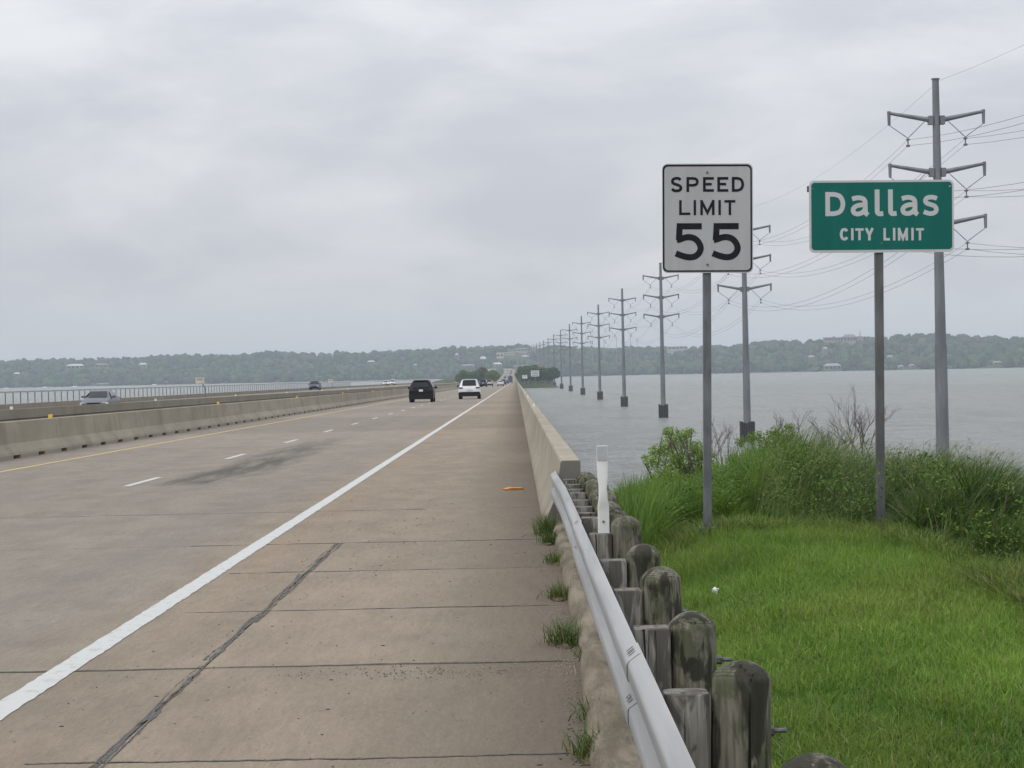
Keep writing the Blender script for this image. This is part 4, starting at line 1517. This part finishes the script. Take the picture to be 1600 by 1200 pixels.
def ico(sub):
    bm = bmesh.new()
    bmesh.ops.create_icosphere(bm, subdivisions=sub, radius=1)
    v = np.array([q.co[:] for q in bm.verts], np.float32)
    f = np.array([[q.index for q in p.verts] for p in bm.faces], np.int32)
    bm.free()
    return v, f


IV, IF = ico(2)
tmpl = []
for k in range(6):
    d = 1+.34*(rng.random(len(IV))-.5)
    d += .22*np.sin(IV[:, 0]*4+k)*np.cos(IV[:, 1]*5+2*k)
    tmpl.append(IV*d[:, None])
n = 5200
tx = rng.uniform(-1080, 1080, n)
ty = shore_y(tx)+6+rng.random(n)**1.25*640
keep = np.abs(tx) < ty*.262
# line the water's edge
n2_ = 340
ex = rng.uniform(-950, 950, n2_)
tx = np.concatenate([tx[keep], ex])
ty = np.concatenate([ty[keep], shore_y(ex)+rng.uniform(2, 26, n2_)])
tx0 = tx
keep = ~((tx > -52) & (tx < 10) & (ty < 2960))
tx, ty = tx[keep], ty[keep]
tz = hill_z(tx, ty)
rad = rng.uniform(3.4, 6.6, len(tx))*(1+.35*(vnoise(tx*.01, ty*.01, 9)-.3))
px, py = PX(tx, ty, tz+rad*1.0)
rp_ = rad*FPX/ty
keep = np.ones(len(tx), bool)
for (x0, x1, y0, y1, Yb) in RECTS:
    hit = (px+rp_*.9 > x0) & (px-rp_*.9 < x1) & (py-rp_*.75 < y1-.8) & (ty < Yb+10) & (ty > Yb-560)
    keep &= ~hit
tx, ty, tz, rad = tx[keep], ty[keep], tz[keep], rad[keep]
V, F, C = [], [], []
pal = np.array([(.034, .062, .026), (.046, .078, .028), (.028, .050, .026), (.060, .085, .034), (.068, .066, .044), (.085, .070, .055), (.036, .060, .036), (.085, .105, .036)])
base = 0
for i in range(len(tx)):
    c = pal[min(7, int(abs(rng.normal(0, 2.6))))]*rng.uniform(.6, 1.45)
    for l in range(2):
        t = tmpl[rng.integers(6)]
        a = rng.uniform(0, 6.28)
        ca, sa = math.cos(a), math.sin(a)
        r_ = rad[i]*(1 if l == 0 else rng.uniform(.55, .8))
        ox = 0 if l == 0 else rng.uniform(-.8, .8)*rad[i]
        oz = rad[i]*.72 if l == 0 else rad[i]*rng.uniform(.5, 1.25)
        tt = t if l == 0 else tmpl[rng.integers(6)]
        vv = np.empty((len(tt), 3), np.float32)
        vv[:, 0] = (tt[:, 0]*ca-tt[:, 1]*sa)*r_+tx[i]+ox
        vv[:, 1] = (tt[:, 0]*sa+tt[:, 1]*ca)*r_+ty[i]-(0 if l == 0 else rad[i]*.4)
        vv[:, 2] = tt[:, 2]*r_*rng.uniform(.85, 1.15)+tz[i]+oz
        V.append(vv)
        F.append(IF+base)
        C.append(np.tile(c*rng.uniform(.88, 1.12), (len(tt), 1)))
        base += len(tt)
        if l == 0 and rng.random() < .82: break
o = link('far_wood', np_mesh('far_wood', np.concatenate(V), np.concatenate(F), np.concatenate(C)), M['far_leaf'])
tag(o, 'hazy green woods covering the hills along the far lake shore', 'woods', kind='stuff')

# ------------------------------------------------------------------ trees at the far end of the bridge


def leaf_cloud(n, lobes, size, colfn, flat=.0):
    """leaf-sized quads spread through lobes [(x,y,z,r)]"""
    lob = np.array(lobes, float)
    wt = lob[:, 3]**2
    k = rng.choice(len(lob), n, p=wt/wt.sum())
    d = rng.normal(size=(n, 3))
    d /= np.linalg.norm(d, axis=1)[:, None]
    rr = rng.random(n)**.45
    p = lob[k, :3]+d*(lob[k, 3]*rr)[:, None]*np.array([1, 1, .85])
    s_ = size*rng.uniform(.6, 1.3, n)
    a = rng.normal(size=(n, 3))
    a[:, 2] *= .7
    a /= np.linalg.norm(a, axis=1)[:, None]
    b = np.cross(a, d+rng.normal(size=(n, 3))*.6)
    b /= np.maximum(1e-6, np.linalg.norm(b, axis=1))[:, None]
    v = np.stack([p-a*s_[:, None]-b*0, p+b*(s_*.45)[:, None], p+a*s_[:, None], p-b*(s_*.45)[:, None]], 1).reshape(-1, 3)
    f = np.arange(4*n).reshape(-1, 4)
    c = colfn(n, rr, d)
    return v, f, np.repeat(c, 4, 0)


def tree_cols(base):
    base = np.array(base)
    def fn(n, rr, d):
        return base[None, :]*rng.uniform(.7, 1.35, (n, 1))*(1+rng.normal(0, .06, (n, 3)))
    return fn


TREES = []
for k, bc in enumerate(((.068, .118, .030), (.088, .140, .036), (.058, .100, .032))):
    lobes = [(rng.uniform(-2.4, 2.4), rng.uniform(-2.4, 2.4), rng.uniform(3.0, 6.4), rng.uniform(1.5, 2.5)) for _ in range(9)]
    v, f, c = leaf_cloud(2600, lobes, .55, tree_cols(bc))
    me = np_mesh('crown', v, f, c)
    me.materials.append(M['far_leaf'])
    t = MB()
    t.tube([(0, 0, -1), (.1, 0, 2.2), (.2, .1, 5)], [.32, .24, .1], 7)
    for q in range(4): t.tube([(.1, 0, 2+q*.5), (1.5*math.cos(q*1.7), 1.5*math.sin(q*1.7), 4.5+q*.3)], [.14, .05], 5)
    tm = t.mesh('trunk')
    tm.materials.append(M['bark'])
    TREES.append((me, tm))
spots = []
for k in range(13): spots.append(('left', 726+k*5.2+random.uniform(-1, 1), 1275+random.uniform(0, 110), random.uniform(.95, 1.35)))
for k in range(12): spots.append(('right', 813+k*4.6+random.uniform(-1, 1), 1272+random.uniform(0, 90), random.uniform(.9, 1.45)))
cnt = {'left': 0, 'right': 0}
for side, px_, Y, sc_ in sorted(spots, key=lambda q: q[1]):
    X = P(px_, 600, Y).x
    if side == 'left': X = min(X, -14.5) if Y < 1400 else X
    if -46 < X < 4 and side == 'left' and X > -14.4: continue
    if side == 'right': X = max(X, 3.0)
    z = float(hill_z(np.array([X]), np.array([Y]))[0])
    me, tm = TREES[random.randrange(3)]
    r = empty('tree', (X, Y, max(z, WATER+.3)))
    r.scale = (sc_, sc_, sc_)
    r.rotation_euler = (0, 0, random.uniform(0, 6))
    link('crown', me, None, r)
    link('trunk', tm, None, r)
    cnt[side] += 1
    tag(r, f'{ordn[cnt[side]-1]} tree from left in the green clump {side} of the road at the bridge end', 'tree', f'trees {side} of the road at the far end of the bridge')

# ------------------------------------------------------------------ verge: lawn, tall grass, shrubs


def blades(bx, by, bz, h, wd, lean, az, seg, col, curl=1.0, twist=None):
    """tapered arching blades; all arrays of length n"""
    n = len(bx)
    t = np.linspace(0, 1, seg+1)
    dx, dy = np.cos(az), np.sin(az)
    face = az+np.pi/2+(twist if twist is not None else rng.uniform(-.9, .9, n))
    fx_, fy_ = np.cos(face), np.sin(face)
    hor = lean[:, None]*h[:, None]*(t[None, :]**(1.6*curl))
    ver = h[:, None]*(t[None, :]-.42*np.clip(lean, 0, 1.4)[:, None]*t[None, :]**2.6)
    wid = wd[:, None]*(1-t[None, :]**1.8*.93)*.5
    cx = bx[:, None]+dx[:, None]*hor
    cy = by[:, None]+dy[:, None]*hor
    cz = bz[:, None]+ver
    L = np.stack([cx-fx_[:, None]*wid, cy-fy_[:, None]*wid, cz], -1)
    R = np.stack([cx+fx_[:, None]*wid, cy+fy_[:, None]*wid, cz], -1)
    v = np.stack([L, R], 2).reshape(n, -1, 3)
    k = (seg+1)*2
    f1 = np.array([[2*i, 2*i+1, 2*i+3, 2*i+2] for i in range(seg)])
    f = (np.arange(n)[:, None, None]*k+f1[None]).reshape(-1, 4)
    return v.reshape(-1, 3), f, np.repeat(col, k, 0)


def in_view(X, Y, Z, mx=60):
    a, b_ = PX(X, Y, Z)
    return (a > -mx) & (a < 1600+mx) & (b_ < 1200+90)


def join(parts):
    V, F, C, b0 = [], [], [], 0
    for v, f, c in parts:
        V.append(v)
        F.append(f+b0)
        C.append(c)
        b0 += len(v)
    return np.concatenate(V), np.concatenate(F), np.concatenate(C)


def front_y(X): return np.interp(X, [.6, 1.2, 2.0, 3.2, 4.2, 5.2], [18.6, 18.4, 19.6, 20.0, 17.6, 15.8])


# short lawn
n = 520000
X = rng.uniform(.60, 7.6, n)
Y = 6+(rng.random(n)**1.15)*15
ok = ((X < .28*Y+.4) | ((X < .36*Y+.6) & (rng.random(n) < .6))) & in_view(X, Y, np.zeros(n), 520)
X, Y = X[ok], Y[ok]
clump = vnoise(X*2.3, Y*1.6, 21)*.6+vnoise(X*6, Y*4, 22)*.4
yel = smooth(.45, .8, vnoise(X*.8+4, Y*.5, 23))*smooth(12, 15.5, Y)
dry = smooth(.55, .85, vnoise(X*1.1+9, Y*.8, 24))
h = (.055+.06*clump)*rng.uniform(.6, 1.35, len(X))*(1+.5*smooth(14, 18, Y))
g1, g2, g3 = np.array([.102, .202, .024]), np.array([.202, .300, .047]), np.array([.22, .235, .055])
mixv = np.clip(clump*1.1-.15+rng.normal(0, .22, len(X)), 0, 1)[:, None]
c = g1*(1-mixv)+g2*mixv
ym = np.clip(.35*yel+.22*dry*rng.random(len(X)), 0, .6)[:, None]
c = c*(1-ym)+g3*ym
straw = rng.random(len(X)) < .04+.10*smooth(.6, .9, vnoise(X*.7, Y*.6, 29))
c[straw] = np.array([.34, .30, .15])*rng.uniform(.6, 1.1, (straw.sum(), 1))
c = c*rng.uniform(.66, 1.30, (len(X), 1))*(.80+.42*vnoise(X*1.1+3, Y*.7, 27))[:, None]
part = [blades(X, Y, ground_z(X, Y)-.008, h, rng.uniform(.004, .0085, len(X)), rng.uniform(.1, 1.1, len(X)), rng.uniform(0, 6.28, len(X)), 2, c)]
# broad-leaved low weeds dotted through the lawn
nw = 9000
X = rng.uniform(.7, 6, nw)
Y = rng.uniform(7, 19, nw)
ok = (X < .28*Y+.5) & (vnoise(X*1.3+2, Y*1.1, 31) > .58)
X, Y = X[ok], Y[ok]
c = np.array([.060, .120, .022])*rng.uniform(.7, 1.4, (len(X), 1))
part.append(blades(X, Y, ground_z(X, Y)-.003, rng.uniform(.04, .09, len(X)), rng.uniform(.012, .022, len(X)), rng.uniform(.6, 1.3, len(X)), rng.uniform(0, 6.28, len(X)), 2, c))
v, f, c = join(part)
tag(link('lawn_grass', np_mesh('lawn_grass', v, f, c), M['leaf']), 'short bright green grass covering the verge right of the guardrail', 'grass', kind='stuff')

# tall grass: skyline of the mound as measured
mx_ = np.array([.85, 1.2, 1.55, 1.9, 2.35, 2.75, 3.1, 3.5, 3.9, 4.2, 4.5, 4.75, 5.0, 5.3, 5.8, 6.5])
mpx = np.array([930, 960, 1000, 1060, 1120, 1165, 1215, 1262, 1310, 1370, 1425, 1470, 1500, 1535, 1600, 1680])
mtop = np.array([795, 750, 738, 736, 724, 688, 662, 676, 698, 702, 692, 694, 704, 720, 746, 780])
fpx = np.array([900, 960, 1000, 1060, 1107, 1180, 1250, 1320, 1375, 1450, 1530, 1600, 1690])
fY = np.array([19.5, 19.8, 19.4, 20.4, 21.0, 20.8, 20.4, 20.1, 20.3, 18.6, 17.2, 16.0, 15.0])


def at_bearing(pxv, Yv):
    """X of the bearing seen at photo column pxv (ground level) at distance Yv"""
    return (pxv-806+.021*200)*Yv/FPX


def skyline(pxv, Yv): return CAMZ-(np.interp(pxv, mpx, mtop)-(579+(806-pxv)*.021))*Yv/FPX


parts = []
n = 70000
pxx = 905+rng.random(n)*785
pxx[62000:] = rng.uniform(1690, 2050, 8000)
t = rng.random(n)
fy_ = np.interp(pxx, fpx, fY)
Y = fy_+t*(26.5-fy_)
X = at_bearing(pxx, Y)
gz_ = ground_z(X, Y)
clump = vnoise(X*2.6, Y*1.7, 51)
clump2 = vnoise(X*5.5+3, Y*3.1, 52)
hmax = np.maximum(.2, skyline(pxx, Y)-gz_)
ramp_ = smooth(-.10, .40, t+.25*(clump-.5))
h = (.20+(hmax*1.12-.20)*ramp_)*(.74+.40*clump)*rng.uniform(.55, 1.1, n)
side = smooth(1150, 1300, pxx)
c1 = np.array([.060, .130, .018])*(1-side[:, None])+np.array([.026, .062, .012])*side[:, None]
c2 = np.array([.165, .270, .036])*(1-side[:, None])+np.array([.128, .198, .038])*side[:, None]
mixv = np.clip(rng.normal(.42, .22, n)+1.0*(clump2-.5), 0, 1)[:, None]
c = c1*(1-mixv)+c2*mixv
stw = (rng.random(n) < .03+.03*side)
c[stw] = np.array([.27, .24, .13])*rng.uniform(.6, 1.1, (stw.sum(), 1))
lean = rng.uniform(.10, .95, n)+.2*side
az = rng.normal(.2, .75, n)+5.0*(vnoise(X*3.1, Y*2.2, 53)-.5)           # wind from the left, each clump its own way
parts.append(blades(X, Y, gz_-.02, h, rng.uniform(.006, .019, n), lean, az, 5, c))
# medium weeds between lawn and mound
n = 34000
pxx = rng.uniform(905, 1690, n)
Y = np.interp(pxx, fpx, fY)+rng.normal(-.9, 1.2, n)
X = at_bearing(pxx, Y)
wn_ = vnoise(X*1.6, Y*1.2, 41)
ok = (Y > np.interp(pxx, fpx, fY)-3.2*vnoise(X*1.1+7, Y*.8, 61)) & (Y < 24) & (X > .95) & (wn_+.35*rng.random(n) > .40)
X, Y, wn_ = X[ok], Y[ok], wn_[ok]
n = len(X)
mixv = np.clip(rng.normal(.5, .3, n)+.6*(vnoise(X*4, Y*3, 43)-.5), 0, 1)[:, None]
c = np.array([.066, .130, .018])*(1-mixv)+np.array([.185, .245, .046])*mixv
bn = rng.random(n) < .13
c[bn] = np.array([.22, .19, .08])*rng.uniform(.6, 1.1, (bn.sum(), 1))
parts.append(blades(X, Y, ground_z(X, Y)-.01, rng.uniform(.07, .30, n)*(.45+wn_), rng.uniform(.006, .016, n), rng.uniform(.2, 1.2, n), rng.uniform(0, 6.28, n), 3, c))
# leafy weeds tangled through the mound
lobes = []
for _ in range(200):
    a_ = rng.uniform(1010, 1680)
    fy1 = float(np.interp(a_, fpx, fY))
    yv = fy1+rng.random()**1.4*(25.5-fy1)-.5
    xv = float(at_bearing(a_, yv))
    g_ = float(ground_z(np.array([xv]), np.array([yv]))[0])
    top_ = float(skyline(a_, yv))-g_
    lobes.append((xv, yv, g_+rng.uniform(.05, max(.12, top_*.85)), rng.uniform(.08, .22)))
parts.append(leaf_cloud(11000, lobes, .017, lambda n_, rr, d: np.where(rng.random((n_, 1)) < .35, np.array([[.040, .088, .016]]), np.array([[.118, .190, .036]]))*rng.uniform(.7, 1.4, (n_, 1))))
v, f, c = join(parts)
tag(link('tall_grass', np_mesh('tall_grass', v, f, c), M['leaf']), 'tall wind bent grass and weeds on the mound behind the two road signs', 'grass', kind='stuff')

# drooping seed heads along the top of the mound
parts = []
n = 1500
X = rng.uniform(2.2, 6.0, n)
Y = rng.uniform(20.5, 24.5, n)
pxx, _ = PX(X, Y, np.zeros(n))
zt = CAMZ-(np.interp(pxx, mpx, mtop)-(579+(806-pxx)*.021))*Y/FPX
gz_ = ground_z(X, Y)
h = np.maximum(.3, (zt-gz_))*rng.uniform(.75, 1.24, n)
c = np.array([.13, .16, .055])*rng.uniform(.6, 1.25, (n, 1))
az = rng.normal(.1, .5, n)
lean = rng.uniform(.3, .8, n)
parts.append(blades(X, Y, gz_, h, np.full(n, .0045), lean, az, 6, c, twist=np.zeros(n)))
tipx, tipy = X+np.cos(az)*lean*h, Y+np.sin(az)*lean*h
tipz = gz_+h*(1-.42*np.clip(lean, 0, 1.4))
k = 5
rx = np.repeat(tipx, k)+rng.normal(0, .035, n*k)
ry = np.repeat(tipy, k)+rng.normal(0, .02, n*k)
rz = np.repeat(tipz, k)+rng.normal(0, .025, n*k)
cc = np.repeat(c, k, 0)*rng.uniform(.9, 1.4, (n*k, 1))
parts.append(blades(rx, ry, rz, rng.uniform(.03, .07, n*k), np.full(n*k, .008), rng.uniform(.8, 1.6, n*k), np.repeat(az, k), 2, cc))
v, f, c = join(parts)
tag(link('grass_seed_heads', np_mesh('grass_seed_heads', v, f, c), M['leaf']), 'drooping pale seed heads swaying above the tall grass mound', 'grass', kind='stuff')


def shrub(name, label, boxes, Y, nleaf, size, base, foot, nbr=26, group=None):
    """boxes: (px, py, radius px) lobes at distance Y; foot pixel"""
    f0 = P(foot[0], foot[1], Y)
    f0.z = float(ground_z(np.array([f0.x]), np.array([Y]))[0])
    r = empty(name, f0)
    lobes = []
    for (a, b_, rd) in boxes:
        q = P(a, b_, Y+random.uniform(-.5, .5))
        lobes.append((q.x-f0.x, q.y-f0.y, q.z-f0.z, rd*Y/FPX))
    v, f, c = leaf_cloud(nleaf, lobes, size, tree_cols(base))
    link('foliage', np_mesh('foliage', v, f, c), M['leaf'], r)
    b = MB()
    for k in range(nbr):
        l = lobes[random.randrange(len(lobes))]
        e = Vector((l[0]+random.uniform(-1, 1)*l[3], l[1]+random.uniform(-1, 1)*l[3], l[2]+random.uniform(-.6, .9)*l[3]))
        s0 = Vector((random.uniform(-.25, .25), random.uniform(-.1, .1), -.05))
        mid = s0.lerp(e, .5)+Vector((random.uniform(-.1, .1), 0, random.uniform(0, .15)))
        b.tube([s0, mid, e], [.012, .008, .003], 5)
    b.build('branches', M['twig'], r)
    return tag(r, label, 'shrub', group)


shrub('shrub', 'bright leafy green shrub at the water edge left of the speed sign post',
      [(1050, 696, 24), (1028, 706, 16), (1066, 682, 15), (1086, 704, 22), (1020, 722, 15), (1055, 722, 26), (1095, 728, 24), (1078, 676, 10), (1046, 676, 12), (1008, 716, 8), (1104, 712, 15), (1040, 745, 26), (1080, 748, 28), (1118, 735, 18)],
      26.5, 8000, .017, (.190, .290, .045), (1070, 800), 50)
shrub('shrub', 'dense green shrub topping the mound right of the speed sign post',
      [(1158, 690, 11), (1180, 684, 14), (1205, 694, 24), (1232, 686, 20), (1233, 668, 9), (1212, 676, 14), (1252, 702, 18), (1215, 722, 28), (1180, 718, 26), (1262, 730, 24), (1160, 742, 22), (1240, 748, 28), (1200, 758, 28), (1145, 716, 12)],
      25.2, 9000, .016, (.155, .240, .044), (1205, 820), 40)


def bare(name, label, Y, foot, h, spread, n):
    f0 = P(foot[0], foot[1], Y)
    r = empty(name, f0)
    b = MB()

    def grow(p, d, ln, rad_, lev):
        e = p+d*ln
        midp = p.lerp(e, .5)+Vector((random.uniform(-.04, .04), 0, .02))*ln
        b.tube([p, midp, e], [rad_, rad_*.85, rad_*.65], 4, False)
        if lev == 0: return
        for _ in range(random.choice((2, 2, 3))):
            nd = (d+Vector((random.uniform(-.55, .55), random.uniform(-.3, .3), random.uniform(-.1, .4)))).normalized()
            grow(p.lerp(e, random.uniform(.45, 1)), nd, ln*random.uniform(.5, .78), rad_*.62, lev-1)
    for k in range(n):
        d = Vector((random.uniform(-1, 1)*spread, random.uniform(-.2, .2), 1)).normalized()
        grow(Vector((random.uniform(-.15, .15), 0, 0)), d, h*random.uniform(.30, .45), .0062, 4)
    b.build('twigs', M['twig'], r)
    return tag(r, label, 'shrub', 'bare shrubs behind the mound')


bare('bare_shrub', 'leafless twiggy bush just left of the city sign post', 26.5, (1342, 720), .92, .75, 10)
bare('bare_shrub', 'low leafless bush left of the taller twiggy bush', 26.2, (1300, 722), .62, .75, 9)
bare('bare_shrub', 'leafless twigs just right of the speed sign post', 26.8, (1130, 750), .95, .32, 6)
bare('bare_shrub', 'sparse bare twigs above the dense green shrub', 27.2, (1232, 700), .55, .5, 4)

# rock at the right shore
rk_ = P(1597, 752, 36)
V_ = tmpl[2]*np.array([.28, .25, .14])+0
b = np_mesh('shore_rock', V_, IF, smooth=False)
o = link('shore_rock', b, M['rock'], None, (rk_.x, 36, rk_.z))
o.location.z = max(float(ground_z(np.array([rk_.x]), np.array([36.0]))[0]), -99)
tag(o, 'dark rock on the bank at the right edge of the picture', 'rock')

M['dirt'] = noisy('brown_gutter_dirt', (.075, .055, .040), (.17, .135, .10), 30, .95, spec=.05, bstr=.6)
# grass tufts growing in the kerb
tuf = [(22.9, .31, .30, 'largest weed clump, at the foot of the parapet end', 300), (21.6, .34, .22, 'weed clump just before the largest one along the kerb', 200), (19.3, .37, .15, 'low weed tuft in the kerb joint beyond the middle of the guardrail', 150),
       (16.2, .33, .16, 'low weed tuft in the kerb joint near the middle of the guardrail', 170), (13.4, .31, .20, 'bushy grass tuft on the road side of the kerb', 240), (12.7, .43, .12, 'small grass tuft on top of the kerb under the rail', 110),
       (10.4, .40, .15, 'thin grass under the near part of the guardrail', 150), (9.4, .33, .16, 'nearest grass tuft at the bottom by the kerb', 190)]
for (y, x, h_, lab, n) in tuf:
    bx = rng.normal(0, .055, n)
    by = rng.normal(0, .085, n)
    c = np.array([.075, .135, .025])*rng.uniform(.6, 1.5, (n, 1))
    br = rng.random(n) < .18
    c[br] = np.array([.20, .13, .07])*rng.uniform(.6, 1.2, (br.sum(), 1))
    v, f, c = blades(bx, by, np.full(n, -.02), h_*rng.uniform(.4, 1.1, n), rng.uniform(.004, .008, n), rng.uniform(.2, 1.3, n), rng.uniform(0, 6.28, n), 4, c)
    o = link('grass_tuft', np_mesh('grass_tuft', v, f, c), M['leaf'], None, (x-.03, y, zr(y)+.03))
    tag(o, lab, 'grass tuft', 'grass tufts along the kerb')
    so_ = link('soil', np_mesh('soil', tmpl[int(y*7) % 6]*np.array([.055, .22, .018]), IF, smooth=True), M['dirt'], o, (-.015, -.02, -.028))


# litter, gravel, leaf scraps
M['gravel'] = noisy('gravel_colours', (.07, .06, .05), (.27, .24, .20), 9, .9, coords='Generated')
gv_, gf = ico(1)
V, F, b0 = [], [], 0
gs = []
for _ in range(420): gs.append((rng.normal(-.25, .45), rng.normal(12.25, .13), rng.uniform(.002, .006)))
for _ in range(420): gs.append((rng.uniform(.20, .33), rng.uniform(7.5, 16), rng.uniform(.002, .007)))
for _ in range(260): gs.append((rng.uniform(-2.6, .3), rng.uniform(8.5, 26), rng.uniform(.003, .007)))
for (x, y, s_) in gs:
    if x > .33: x = .3
    V.append(gv_*s_*rng.uniform(.6, 1.3, (1, 3))+np.array([x, y, zr(y)+s_*.4]))
    F.append(gf+b0)
    b0 += len(gv_)
tag(link('gravel', np_mesh('gravel', np.concatenate(V), np.concatenate(F)), M['gravel']), 'loose gravel and grit scattered on the concrete shoulder', 'gravel', kind='stuff')
M['debris'] = noisy('dark_debris', (.03, .026, .022), (.07, .06, .05), 30, .9)
V, F, b0 = [], [], 0
for _ in range(70):
    x, y, s_ = rng.uniform(-2.4, .2), rng.uniform(9, 34), rng.uniform(.004, .016)
    V.append(gv_*np.array([s_, s_*.6, s_*.22])+np.array([x, y, zr(y)+s_*.12]))
    F.append(gf+b0)
    b0 += len(gv_)
tag(link('leaf_scraps', np_mesh('leaf_scraps', np.concatenate(V), np.concatenate(F)), M['debris']), 'small dark scraps and dead leaves lying on the shoulder', 'debris', kind='stuff')
op = P(803, 764, 32.4)
b = MB()
b.prism([(-.145, .0), (.13, .0), (.14, .012), (.12, .026), (-.06, .032), (-.15, .012)], 'y', -.10, .10)
o = b.build('orange_scrap', M['orange'], None, (op.x, 32.4, zr(32.4)+.004))
o.rotation_euler = (0, 0, .25)
tag(o, 'flat orange plastic scrap lying on the shoulder beside the parapet', 'litter')
pp = P(1118, 942, 15.6)
o = link('crumpled_paper', np_mesh('crumpled_paper', tmpl[4]*np.array([.026, .022, .034])*(.45+.75*rng.random((len(IV), 1))), IF), M['white_plastic'], None, (pp.x, 15.6, float(ground_z(np.array([pp.x]), np.array([15.6]))[0])+.07))
tag(o, 'small crumpled white paper lying in the short grass', 'litter')

# ------------------------------------------------------------------ haze over the lake
hz = MB().box(-2600, 2600, -60, 7000, WATER-3, 75)
m_, N, out = new_mat('haze_air')
pvn = N.n('ShaderNodeVolumePrincipled', {'Color': (.80, .905, 1.0, 1), 'Density': .00015, 'Anisotropy': 0.0})
N.t.links.new(pvn.outputs[0], out.inputs['Volume'])
tag(hz.build('haze', m_), kind='stuff')
